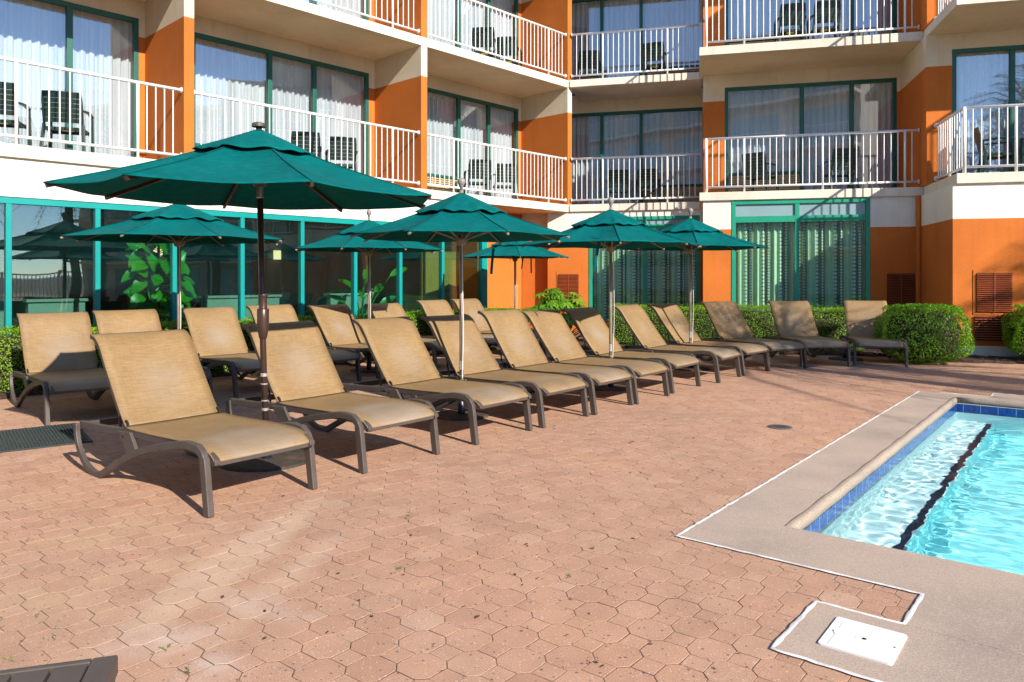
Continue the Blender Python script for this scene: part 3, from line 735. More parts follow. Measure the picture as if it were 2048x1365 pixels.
# interior of the dining room behind the storefront
mb = MB(); LW.box(mb, -8.2, 6.0, 6.4, 6.6, 0, 2.72); LW.box(mb, -8.4, -8.2, .26, 6.6, 0, 2.72); LW.box(mb, 6.0, 6.2, .3, 6.6, 0, 2.72)
part(mb, "interior_wall", M['wallbrown'])
mb = MB(); LW.box(mb, -8.2, 6.0, .26, 6.4, -.02, .03); part(mb, "interior_floor", M['floorin'])
mb = MB(); LW.box(mb, -8.2, 6.0, .26, 6.4, 2.5, 2.72); part(mb, "interior_ceiling", M['ceil'])
for s, mm in ((-1.9, 2.6), (0.75, 2.9), (3.2, 3.2), (-4.4, 2.6)):
    mb = MB(); LW.box(mb, s - .28, s + .28, mm, mm + .5, .03, 2.5); cl_ = part(mb, "interior_column", M['wallbrown'])
    mb = MB(); LW.box(mb, s - .31, s + .31, mm - .02, mm + .52, .03, .95); hp(mb.build("wainscot", M['wains'], cl_))
    mb = MB(); LW.box(mb, s - .06, s + .06, mm - .09, mm - .005, 1.62, 1.80); hp(mb.build("sconce", M['sconce'], cl_))
for s0, s1, mm in ((-3.4, -2.35, 1.5), (-1.45, -.7, 1.9), (.0, .6, 1.6), (1.2, 2.6, 2.0), (3.7, 4.6, 2.0)):
    mb = MB(); LW.box(mb, s0, s1, mm, mm + .15, .03, .90); LW.box(mb, s0 - .03, s1 + .03, mm - .04, mm + .19, .90, .94); part(mb, "half_wall", M['wains'])
mb = MB(); LW.box(mb, 4.98, 5.88, .75, .80, .03, 2.2); dr = part(mb, "interior_door", M['olive'])
mb = MB(); LW.box(mb, 5.62, 5.72, .70, .75, 1.0, 1.06); LW.box(mb, 5.55, 5.72, .69, .71, 1.02, 1.04); hp(mb.build("handle", M['steel'], dr))
# recessed orange wall past the storefront
mb = MB(); RC = 1.2
LW.banded(mb, 5.95, 8.40, RC, RC + .2, 0.0, ZS[0] - TS - .002, 2.3, 0, 0)
LW.box(mb, 5.93, 6.02, .165, RC, 0, ZS[0] - TS - .002, 0)
part(mb, "wall", WM, "bright orange recessed wall beside the storefront")
# --- right wing
def rightwall(fr, s0, s1, m0, z0, z1, zb, op=None, ops=None, base=False, th=.22, plinth=True):
    """wall with one opening (a0,a1,z0,z1)"""
    mb = MB()
    def col_(a, b):
        lo = z0
        if base and plinth: fr.box(mb, a, b, m0, m0 + th, z0 - .05, .19, 2); lo = .19
        fr.banded(mb, a, b, m0, m0 + th, lo, z1, zb, 0, 2 if base else 1)
    if op is None: col_(s0, s1)
    else:
        col_(s0, op[0]); col_(op[1], s1)
        if op[3] < z1: fr.banded(mb, op[0], op[1], m0, m0 + th, op[3], z1, zb, 0, 2 if base else 1)
        if op[2] > z0: fr.banded(mb, op[0], op[1], m0, m0 + th, z0 - .02, op[2], zb, 0, 2)
    return part(mb, "wall", WM)
def rbay(fr, wl, win, mulls, ac, s0, s1, ret=True, step=1.78, first=False):
    for f in (0, 1):
        z, zc = ZS[f], ZS[f + 1] - TS
        rightwall(fr, wl, s1, 1.5, z, zc, z + 2.08, (win[0], win[1], z, z + 2.36))
        window(fr, win[0], win[1], 1.53, z, z + 2.36, mulls, M['green'], M['sheer'], ac)
        # side wall on the left, running back to the next bay
        if step:
            mb = MB(); fr.banded(mb, wl - .001, wl + .2, 1.722, 1.5 + step + .02, z, zc, z + 2.08); part(mb, "wall", WM)
        railing(fr, s0 + .10 if ret else s0 + .02, s1 - .03, z, ret=(s0 + .10, 1.49) if ret else None)
    for f in range(3):
        mb = MB(); z = ZS[f]; fr.box(mb, s0 - .03, s1 + .1, -.01, 1.75, z - TS, z, 3); fr.box(mb, s0 + .01, s1 - .02, .03, 1.49, z - TS - .006, z - TS - .001, 4) if f else None; part(mb, "balcony_slab", WM, bevel=.01)
    mb = MB(); fr.box(mb, s0, s1 + .2, .3, 1.7, ZS[2] + .002, ZTOP, 1); part(mb, "parapet", WM)
# bay 4 (behind), bay 5, bay 6, bays beyond the frame
for f in (0, 1):
    z, zc = ZS[f], ZS[f + 1] - TS
    rightwall(B4, -3.3, .3, 1.45, z, zc, z + 2.08, (-3.15, .28, z, z + 2.36))
    window(B4, -3.15, .28, 1.48, z, z + 2.36, (-2.32, -1.38), M['green'], M['sheer'], 2)
    railing(B4, -2.83, 0.0, z)
for f in range(3):
    mb = MB(); z = ZS[f]; B4.box(mb, -2.86, .02, -.01, 1.7, z - TS, z, 3); B4.box(mb, -3.4, .4, 1.47, 1.72, z - TS - .001, z + .001, 1); part(mb, "balcony_slab", WM, bevel=.01)
mb = MB(); B4.box(mb, -3.2, .02, .3, 1.7, ZS[2] + .002, ZTOP, 1); part(mb, "parapet", WM)
rbay(B5, .05, (.49, 3.80), (2.02, 2.97), 0, 0.0, 3.86, True)
rbay(B6, -.04, (.37, 3.80), (1.31, 2.4), None, 0.02, 3.86, True)
rbay(B7, -.04, (.37, 3.80), (1.31, 2.4), None, 0.02, 3.86, True)
rbay(B8, -.04, (.37, 3.80), (1.31, 2.4), None, 0.02, 3.86, True)
zt = ZS[0] - TS - .002
# ground floor walls
GW5 = (.57, 3.01, .28, 2.72); GW4 = (-2.43, -.02, .28, 2.60)
rightwall(B5, .04, 3.87, .04, 0, zt, 2.18, GW5, base=True)
rightwall(B4, -3.37, .02, .04, 0, zt, 2.18, GW4, base=True, plinth=False)
rightwall(B6, -.05, 3.87, .04, 0, zt, 2.18, base=True)
rightwall(B7, -.05, 3.87, .04, 0, zt, 2.18, base=True); rightwall(B8, -.05, 6, .04, 0, zt, 2.18, base=True)
for fr in (B5, B6, B7, B8):
    mb = MB(); a = .04 if fr is B5 else -.05
    fr.box(mb, a - .001, a + .2, .262, 1.83, -.05, .19, 2); fr.banded(mb, a - .001, a + .2, .262, 1.83, .19, zt, 2.18, 0, 2); part(mb, "wall", WM)
mb = MB(); q0 = Vector(B4.p(-3.371, .262, 0)); q1 = Vector(LW.p(8.35, RC - .02, 0)); dd = (q1 - q0).normalized(); nn = Vector((-dd.y, dd.x, 0))
pts = [q0, q1, q1 - nn * .2, q0 - nn * .2]
for z0, z1, mi in ((0, 2.18, 0), (2.18, zt, 2)): mb.hexa([(p.x, p.y, z0) for p in pts] + [(p.x, p.y, z1) for p in pts], mi)
part(mb, "wall", WM)
for fr, g, ml in ((B5, GW5, (1.75,)), (B4, GW4, (-1.19,))):
    f = window(fr, g[0], g[1], .06, g[2], g[3], ml, M['jade'], M['dots'], None, 'greenglass', .075, (2.30, 2.42))
# dark rooms behind the patterned curtains are closed by the building mass
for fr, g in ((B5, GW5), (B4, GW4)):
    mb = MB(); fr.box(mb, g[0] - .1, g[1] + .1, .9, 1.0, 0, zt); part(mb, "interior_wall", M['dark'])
# louvred vents
def louver(fr, s0, s1, z0, z1, low=None):
    mb = MB(); m = .04; d = .012
    fr.box(mb, s0 - .045, s1 + .045, m - d, m - .002, z0 - .04, z1 + .045, 0)
    fr.box(mb, s0, s1, m - d - .004, m - d - .001, z0, z1, 1)
    zz = z0 + .01
    while zz < z1 - .01:
        for a, b in ((s0, (s0 + s1) / 2 - .008), ((s0 + s1) / 2 + .008, s1)):
            mb.hexa([fr.p(a, m - d - .03, zz), fr.p(b, m - d - .03, zz), fr.p(b, m - d - .005, zz + .016), fr.p(a, m - d - .005, zz + .016),
                     fr.p(a, m - d - .03, zz + .005), fr.p(b, m - d - .03, zz + .005), fr.p(b, m - d - .005, zz + .021), fr.p(a, m - d - .005, zz + .021)], 2)
        zz += .030
    fr.box(mb, (s0 + s1) / 2 - .007, (s0 + s1) / 2 + .007, m - d - .032, m - d - .002, z0, z1, 2)
    if low:
        zz = low[0]
        fr.box(mb, s0 - .02, s1 + .02, m - d - .004, m - d - .001, low[0], low[1], 1)
        while zz < low[1]:
            fr.box(mb, s0 - .03, s1 + .03, m - d - .03, m - d - .005, zz, zz + .014, 2); zz += .038
    part(mb, "louver_vent", [M['orange'], M['dark'], M['vent']])
louver(B5, 3.29, 3.76, .72, 1.33, (.26, .66)); louver(B6, .28, .77, .72, 1.33, (.26, .66)); louver(B4, -3.12, -2.66, .72, 1.33)
mb = MB(); p = B5.p(3.80, -.02, 0); mb.tube([(p[0], p[1], .0), (p[0], p[1], zt)], .045, 12); part(mb, "downpipe", M['orange'])
mb = MB(); p = LW.p(6.78 + .15, RC - .06, 0); mb.tube([(p[0], p[1], 0), (p[0], p[1], zt)], .05, 12); part(mb, "downpipe", M['pipe'], "white downpipe on the bright orange wall")

# ------------------------------------------------------------------ sun loungers
def sheet(mb, prof, hw, th, n=9, sag=0.012, cup=0.0):
    """cloth strip following prof (y,z) across x=-hw..hw with thickness th"""
    k = len(prof); top = []; bot = []
    for i, (y, z) in enumerate(prof):
        y0, z0 = prof[max(i - 1, 0)]; y1, z1 = prof[min(i + 1, k - 1)]; t = Vector((y1 - y0, z1 - z0)).normalized(); nn = Vector((-t.y, t.x))
        if nn.y < 0 and abs(nn.y) > .01: nn = -nn
        fall = math.sin(math.pi * i / (k - 1))
        for j in range(n):
            x = -hw + 2 * hw * j / (n - 1); s = -sag * (1 - (x / hw) ** 2) * (0.25 + 0.75 * fall)
            top.append((x, y + nn.x * s, z + nn.y * s)); bot.append((x, y + nn.x * (s - th), z + nn.y * (s - th)))
    vs = top + bot; o = k * n; fs = []
    for i in range(k - 1):
        for j in range(n - 1):
            a = i * n + j; fs += [(a, a + 1, a + n + 1, a + n), (o + a, o + a + n, o + a + n + 1, o + a + 1)]
        fs += [(i * n, i * n + n, o + i * n + n, o + i * n), (i * n + n - 1, o + i * n + n - 1, o + i * n + 2 * n - 1, i * n + 2 * n - 1)]
    for j in range(n - 1): fs += [(j, o + j, o + j + 1, j + 1), ((k - 1) * n + j, (k - 1) * n + j + 1, o + (k - 1) * n + j + 1, o + (k - 1) * n + j)]
    mb.add(vs, fs)
def spline(pts, n=6):
    out = []; P = [Vector(p) for p in pts]; P = [P[0] * 2 - P[1]] + P + [P[-1] * 2 - P[-2]]
    for i in range(1, len(P) - 2):
        a, b, c, d = P[i - 1:i + 3]
        for k in range(n):
            t = k / n
            out.append(0.5 * ((2 * b) + (c - a) * t + (2 * a - 5 * b + 4 * c - d) * t * t + (3 * b - a - 3 * c + d) * t ** 3))
    out.append(P[-2]); return out
XL = 0.333; XR_ = 0.302
def make_lounger():
    root = empty("sun_lounger")
    for sx in (-1, 1):
        # front leg that bends into the long arch and meets the ground at the back
        mb = MB(); x = sx * XL
        pl = [(x, 0.0, 0.0), (x, .018, .12), (x, .038, .26), (x, .055, .315), (x, .10, .348)]
        arch = spline([(x, .10, .348), (x, .22, .352), (x, .40, .322), (x, .62, .275), (x, .86, .20), (x, 1.08, .105), (x, 1.27, .012)], 5)
        P = spline(pl, 4)[:-1] + arch
        hz = [.054 if i < 11 else .044 for i in range(len(P))]
        mb.strip(P, .036, hz)
        mb.build("front_leg", M['frame'], root, bevel=.005)
        mb = MB()
        rl = spline([(x, 1.255, .02), (x, 1.33, .012), (x, 1.42, .03), (x, 1.51, .075), (x, 1.585, .155), (x, 1.618, .235), (x, 1.622, .302)], 5)
        mb.strip(rl, .030, .042); mb.box(x - .014, x + .014, 1.235, 1.285, 0.0, .022)
        mb.build("rear_leg", M['frame'], root, bevel=.005)
        # side rail
        mb = MB(); x = sx * XR_
        mb.strip([(x, 1.625, .292), (x, 1.3, .302), (x, 1.02, .318)], .030, .046)
        mb.strip(spline([(x, 1.03, .322), (x, .6, .326), (x, .25, .332), (x, .12, .328), (x, .04, .311), (x, -.005, .292), (x, -.022, .278)], 4), .030, .046)
        xx = sx * (XL - .01)
        mb.hexa([(xx - .012, .80, .225), (xx + .012, .80, .225), (xx + .012, .90, .19), (xx - .012, .90, .19), (xx - .012, .885, .335), (xx + .012, .885, .335), (xx + .012, 1.04, .325), (xx - .012, 1.04, .325)])
        rs = mb.build("side_rail", M['frame'], root, bevel=.005)
        mb = MB(); mb.tube([(x, .965, .352), (x, .975, .378), (x, .995, .388), (x, 1.015, .372)], .007, 6); mb.tube([(sx * (XL + .002), .97, .30), (sx * .27, .97, .30)], .012, 8)
        mb.build("hinge_bolt", M['dark'], rs)
        mb = MB(); mb.box(sx * .302 - .018, sx * .302 + .018, -.036, -.022, .272, .296); mb.build("end_cap", M['frame'], rs, bevel=.004)
    mb = MB(); mb.strip([(-.30, -.006, .276), (.30, -.006, .276)], .030, .026, side=(0, 1, 0)); mb.build("crossbar", M['frame'], root, bevel=.004)
    mb = MB(); mb.strip([(-.30, 1.60, .285), (.30, 1.60, .285)], .034, .045, side=(0, 1, 0)); mb.build("crossbar", M['frame'], root, bevel=.004)
    mb = MB(); mb.strip([(-.30, .9, .30), (.30, .9, .30)], .03, .03, side=(0, 1, 0)); mb.build("crossbar", M['frame'], root, bevel=.004)
    seat = [(.992, .358), (.93, .353), (.8, .352), (.6, .355), (.4, .360), (.25, .361), (.16, .358), (.09, .350), (.04, .337), (.005, .322), (-.022, .304), (-.030, .289)]
    mb = MB(); sheet(mb, seat, .319, .010, 11, .010); mb.build("seat", M['sling'], root, smooth=True)
    back = [tuple(p)[1:] for p in spline([(0, .972, .345), (0, 1.05, .43), (0, 1.15, .56), (0, 1.24, .68), (0, 1.305, .775), (0, 1.355, .838), (0, 1.415, .880), (0, 1.47, .893)], 3)]
    mb = MB(); sheet(mb, back, .312, .012, 11, .014); bk = mb.build("backrest", M['sling'], root, smooth=True)
    for sx in (-1, 1):
        mb = MB(); mb.strip([(sx * .300, y + .012, z - .016) for y, z in back[3:]], .022, .026); mb.build("back_frame", M['frame'], bk)
    mb = MB(); mb.tube([(-.30, 1.455, .872), (.30, 1.455, .872)], .013, 8); mb.build("back_frame", M['frame'], bk)
    for sx in (-1, 1):
        mb = MB(); mb.tube([(sx * .255, 1.20, .60), (sx * .26, 1.19, .50), (sx * .27, 1.14, .305)], .008, 6); mb.build("back_prop", M['frame'], root)
    return root
pr = make_lounger()
GF = "sun loungers in the front row"; GB = "sun loungers in the back row by the hedge"
FRONT = [((418, 1035), 52, "lounger nearest the camera, at the left end of the front row"),
 ((727, 947), 51, "second lounger of the front row, just behind the thick brown umbrella pole"),
 ((951, 889.8), 51, "third lounger of the front row, just left of the middle umbrella's pole"),
 ((1085, 856), 51, "fourth lounger of the front row, middle umbrella's pole crossing its back"),
 ((1189, 830), 51, "fifth lounger of the front row, first one right of the middle umbrella's pole"),
 ((1272.7, 809), 51.5, "sixth lounger of the front row, in front of the leafy aralia plant"),
 ((1344.5, 787), 51, "seventh lounger of the front row, shaded top edge, by the strapped umbrella's pole"),
 ((1437, 766), 52, "eighth lounger of the front row, first one right of the strapped umbrella's pole"),
 ((1487, 752), 45, "ninth lounger of the front row, rightmost umbrella's pole rising over its seat"),
 ((1537, 742), 24, "lounger in half shade before the orange pier between the curtained windows"),
 ((1604.6, 734), 0, "lounger in shade, second from the right end, before the right curtained window"),
 ((1710, 732), -17, "lounger in shade at the right end of the row, beside the round bush")]
BACK = [((95, 852), 43, "lounger at the far left on the black mat, its back worn whitish"),
 ((278, 832), 45, "back row lounger seen only by its back behind the nearest lounger"),
 ((472, 795), 46, "back row lounger just left of the thick brown umbrella pole"),
 ((626, 775.6), 50, "back row lounger whose top shows just right of the thick brown pole"),
 ((757, 758.4), 51, "back row lounger just left of the storefront umbrella's thin pole"),
 ((872, 742), 51, "back row lounger just right of the storefront umbrella's thin pole"),
 ((969, 725.4), 51, "back row lounger second from its far end, left of the middle umbrella's pole"),
 ((1035, 715), 51, "back row lounger at its far end, before the bright orange recessed wall")]
first = True
for lst, grp in ((FRONT, GF), (BACK, GB)):
    for (px, ang, text) in lst:
        o = pr if first else copy_tree(pr); first = False
        X, Y = gpx(*px); a = R(ang)
        o.location = (X + XL * math.cos(a), Y + XL * math.sin(a), 0.0); o.rotation_euler.z = a
        for chd in o.children:
            if chd.name.startswith('backrest'):
                dl = R(float(RNG.normal(0, 1.2))); py, pz = .985, .352; chd.rotation_euler.x = dl
                chd.location = (0, py - (py * math.cos(dl) - pz * math.sin(dl)), pz - (py * math.sin(dl) + pz * math.cos(dl)))
        tag(o, "tan sling " + text, "sun lounger", grp)

# ------------------------------------------------------------------ umbrellas
def make_umbrella(r, zr, ze, big=False, pole_r=.019, off=(0, 0), tilt=(0, 0)):
    root = empty("patio_umbrella")
    mats_p = M['bronze'] if big else M['greypole']
    # canopy: eight panels sagging between the ribs
    def zc(q): t = q / r; return zr - .02 - (zr - .02 - ze) * (t + .05 * math.sin(math.pi * t))
    def canopy(mb, ra, rb, lift, nr, ns, sag, hem=0.0, wave=0.0):
        vs = []; rows = []
        for i in range(nr + 1):
            t = i / nr; row = []; rr = ra + (rb - ra) * t
            for k in range(8):
                for q in range(ns):
                    f = q / ns; a0 = 2 * math.pi * k / 8; a1 = a0 + math.pi / 4; u = k + f
                    p = Vector((math.cos(a0), math.sin(a0))) * rr * (1 - f) + Vector((math.cos(a1), math.sin(a1))) * rr * f
                    b_ = 4 * f * (1 - f); rel = rr / r
                    z = zc(rr) + lift(t) - sag * b_ * math.sin(math.pi * min(1, rel * .62))
                    p *= 1 - .03 * b_ * rel ** 4
                    z += hem * b_ * rel ** 6
                    z += .0045 * rel * b_ * (math.sin(9 * p.x / r + 2.1 * k) * math.sin(8 * p.y / r + k) + .5 * math.sin(17 * rel + 2.3 * k))
                    if wave:
                        ww = max(0.0, (t - .45) / .55)
                        wv = math.sin(u * 2 * math.pi / 8 * 15 + 1.6 * math.sin(u * 2.1)) + .4 * math.sin(u * 7.7)
                        z += wave * ww * wv; p *= 1 + .035 * ww * math.sin(u * 5.3 + 1) 
                    row.append(len(vs)); vs.append((p.x + off[0], p.y + off[1], z + tilt[0] * p.x + tilt[1] * p.y))
            rows.append(row)
        n = 8 * ns
        mb.add(vs, [(rows[i][j], rows[i][(j + 1) % n], rows[i + 1][(j + 1) % n], rows[i + 1][j]) for i in range(nr) for j in range(n)])
    vr = r * (.43 if not big else .33)
    mb = MB(); canopy(mb, r * .16, r, lambda t: -.03 * (1 - t), 12, 8, .030 * r, hem=(.012 if big else .028) * r)
    for k in range(8):      # stitched seam over each rib
        a = 2 * math.pi * k / 8; d = Vector((math.cos(a), math.sin(a), 0)); q_ = Vector((-d.y, d.x, 0)); vs = []
        for i in range(13):
            t = i / 12; rr = r * .16 + (r - r * .16) * t; p = d * rr + Vector((off[0], off[1], zc(rr) - .03 * (1 - t) + tilt[0] * d.x * rr + tilt[1] * d.y * rr + .0045))
            vs += [p - q_ * .008, p + q_ * .008]
        mb.add(vs, [(2 * i, 2 * i + 1, 2 * i + 3, 2 * i + 2) for i in range(12)])
    cn = mb.build("canopy", M['canvas'], root, smooth=True, recalc=False)
    so = cn.modifiers.new("cloth", 'SOLIDIFY'); so.thickness = .004; so.offset = 0
    mb = MB(); canopy(mb, .026, vr, lambda t: .004 + (.001 if big else .005) * t - .04 * max(0, t - .8), 8, 10, .006, wave=.009 if not big else .006)
    vt = mb.build("vent", M['canvas'], cn, smooth=True, recalc=False)
    so = vt.modifiers.new("cloth", 'SOLIDIFY'); so.thickness = .004; so.offset = 0
    mb = MB(); mb.lathe([(r * .14, zc(r * .14) - .035), (r * .22, zc(r * .22) - .034)], (off[0], off[1], 0), n=16); mb.build("vent_gap_shade", M['dark'], cn)  # dark filler standing for the shaded opening under the flounce
    # pole
    zj = .90
    mb = MB(); mb.tube([(0, 0, .012), (off[0] * .5, off[1] * .5, zj), (off[0], off[1], zr)], pole_r, 14)
    pole = mb.build("pole", mats_p, root, smooth=True)
    mb = MB()
    if big:
        mb.lathe([(.022, zr - .01), (.048, zr - .004), (.046, zr + .018), (.030, zr + .026)], (off[0], off[1], 0)); mb.build("finial", M['frame'], pole)
        mb = MB(); c = (off[0] * .45, off[1] * .45, 0)
        mb.lathe([(.022, .84), (.028, .855), (.036, .90), (.040, .97), (.040, 1.045), (.036, 1.05), (.027, 1.052), (.027, 1.13), (.032, 1.132), (.032, 1.15), (.02, 1.152)], c, 20); mb.build("crank_housing", M['bronze'], pole, smooth=True, bevel=.002)
        mb = MB(); mb.lathe([(.021, ze + .0 - .02), (.024, ze - .015), (.024, ze + .075), (.021, ze + .08)], (off[0] * .85, off[1] * .85, 0)); mb.build("tilt_joint", M['steel'], pole)
        for z0, z1 in ((.58, .605), (.525, .535), (.41, .42), (.345, .365)):
            mb = MB(); mb.lathe([(pole_r + .0005, z0), (pole_r + .003, z0 + .002), (pole_r + .003, z1 - .002), (pole_r + .0005, z1)], (off[0] * .5 * z0 / zj, off[1] * .5 * z0 / zj, 0), 16); mb.build("tape_band", M['tape'], pole)
    else:
        mb.lathe([(.012, zr - .01), (.012, zr + .02), (.020, zr + .025), (.018, zr + .04), (.028, zr + .05), (.036, zr + .075), (.033, zr + .098), (.018, zr + .113), (.004, zr + .116)], (off[0], off[1], 0), 16)
        mb.build("finial", M['finial'], pole, smooth=True)
        mb = MB(); mb.lathe([(pole_r + .0005, .42), (pole_r + .003, .423), (pole_r + .003, .50), (pole_r + .0005, .503)], (0, 0, 0), 14); mb.build("tape_band", M['tape'], pole)
        mb = MB(); mb.lathe([(pole_r + .0005, .36), (pole_r + .003, .362), (pole_r + .003, .372), (pole_r + .0005, .374)], (0, 0, 0), 14); mb.build("tape_band", M['tape'], pole)
        # pull cord
        mb = MB(); mb.tube(spline([(.03, .02, ze + .02), (.045, .03, 1.2), (.035, .035, .8), (.028, .02, .35)], 4), .0035, 5); mb.build("pull_cord", M['pipe'], pole)
    # hub, runner, ribs and struts
    zh = ze - .03 if not big else ze + .11
    mb = MB(); mb.lathe([(.025, zr - .09), (.05, zr - .08), (.05, zr - .05), (.02, zr - .04)], (off[0], off[1], 0), 16); mb.build("hub", mats_p, root)
    mb = MB(); mb.lathe([(pole_r + .002, zh - .05), (.042, zh - .04), (.055, zh), (.055, zh + .025), (.03, zh + .04)], (off[0] * .9, off[1] * .9, 0), 16); mb.build("runner", mats_p, root, smooth=True)
    for k in range(8):
        a = 2 * math.pi * k / 8; d = Vector((math.cos(a), math.sin(a), 0))
        def rp(t): q = .04 + (r - .05) * t; return d * q + Vector((off[0], off[1], zc(q) - .020 - .030 * (1 - t) + q * (tilt[0] * d.x + tilt[1] * d.y)))
        mb = MB(); mb.strip([rp(0), rp(.25), rp(.5), rp(.75), rp(1.0)], .020 if big else .012, .026 if big else .012, side=(-d.y, d.x, 0))
        if not big: mb.tube([rp(.985), rp(1.012)], .011, 6)
        rb = mb.build("rib", M['bronze'] if big else M['greypole'], root)
        mb = MB(); mb.tube([d * .05 + Vector((off[0] * .9, off[1] * .9, zh + .01)), rp(.5)], .009 if big else .0065, 6); mb.build("strut", M['bronze'] if big else M['greypole'], rb)
    # base plate and sleeve
    mb = MB(); mb.lathe([(.25 if not big else .31, 0.0), (.25 if not big else .31, .012), (.24 if not big else .30, .018), (.03, .022)], n=36); bs = mb.build("base_plate", M['rust'], root)
    mb = MB(); mb.lathe([(.034, .018), (.034, .12), (.030, .125), (.030, .24), (.022, .245)], n=18); mb.build("sleeve", M['blacksleeve'], bs, smooth=True, bevel=.002)
    return root
def crease(o, lim=18):
    try: o.data.set_sharp_from_angle(angle=R(lim))
    except Exception: pass
a_ = -3.69; ow_ = (-.065, .035)
ub = make_umbrella(1.27, 2.315, 1.833, True, .021, (ow_[0] * math.cos(a_) - ow_[1] * math.sin(a_), ow_[0] * math.sin(a_) + ow_[1] * math.cos(a_)), (-.02 * math.cos(a_) - .022 * math.sin(a_), -.02 * math.sin(a_) + .022 * math.cos(a_)))
X, Y = gpx(533, 922); ub.location = (X, Y, 0); ub.rotation_euler.z = 3.69
crease([c for c in ub.children if c.name.startswith("canopy")][0], 7)
# tilt correction keeps the pole leaning a little to the left
tag(ub, "large teal umbrella on a thick dark brown crank pole, nearest the camera", "umbrella", "teal patio umbrellas")
us = make_umbrella(1.02, 2.06, 1.63)
crease([c for c in us.children if c.name.startswith("canopy")][0], 7)
UMB = [((923, 832), 250, 1.0, "teal umbrella in the middle of the picture, shadow patch on its left panel"),
 ((358, 775), 268, (1.17, 1.17, 1.04), "faded teal umbrella behind the large one, in front of the fiddle leaf fig"),
 ((738, 742), 262, 1.0, "teal umbrella by the storefront, between the large umbrella and the middle one"),
 ((1221.5, 777), 268, 1.0, "teal umbrella with a loose tie strap hanging on its left, right of the middle one"),
 ((1381, 738), 262, 1.02, "teal umbrella farthest right, before the orange pier between the curtained windows"),
 ((1030, 691), 275, 1.0, "teal umbrella mostly hidden behind the middle one, before the bright orange wall")]
for i, (px, an, sc, text) in enumerate(UMB):
    o = us if i == 0 else copy_tree(us)
    X, Y = gpx(*px); o.location = (X, Y, 0); o.rotation_euler.z = R(an); o.scale = sc if isinstance(sc, tuple) else (sc, sc, sc)
    tag(o, text, "umbrella", "teal patio umbrellas")
def strap(name, p, L, lean, text):
    mb = MB(); P = [Vector(p) + Vector((lean * L * t * (1 - .3 * t), .02 * math.sin(5 * t), -L * t)) for t in (0, .2, .4, .6, .8, 1)]
    mb.strip(P, .003, .026, side=(0.3, .95, 0)); return mb
for o, loc, L, ln in ((us, (.30, .93, 1.64), .24, -.1),):
    pass
def hang(parent, world, L, lean):
    mb = strap("s", (0, 0, 0), L, lean, ""); s_ = mb.build("tie_strap", M['canvas'], parent)
    bpy.context.view_layer.update(); s_.matrix_world = Matrix.Translation(Vector(world))
umbs = [o for o in col.objects if o.parent is None and o.name.startswith("patio_umbrella")]
by = {o["label"][:34]: o for o in umbs}
def uget(k): return [o for o in umbs if k in o["label"]][0]
def at(px, py, Z): return ((px - 1024) / F * Z, Z, EYE + (YH - py) / F * Z)
hang(uget("in the middle of"), at(987, 497, 6.95), .24, -.12)
hang(uget("loose tie strap"), at(1207, 455, 7.75), .45, -.30)
hang(uget("mostly hidden"), at(1047, 512, 13.6), .24, -.2)
hang(uget("mostly hidden"), at(1062, 514, 13.7), .30, .02)
# empty base plate between the last two loungers
bp = empty("umbrella_base"); mb = MB(); mb.lathe([(.25, 0), (.25, .012), (.24, .018), (.03, .022)], n=36); mb.build("base_plate", M['rust'], bp)
mb = MB(); mb.lathe([(.034, .018), (.034, .12), (.030, .125), (.030, .24), (.012, .245)], n=18); mb.build("sleeve", M['blacksleeve'], bp, smooth=True)
X, Y = gpx(1691, 719); bp.location = (X, Y, 0); tag(bp, "empty dark umbrella base plate on the pavers between the last two loungers", "umbrella base")

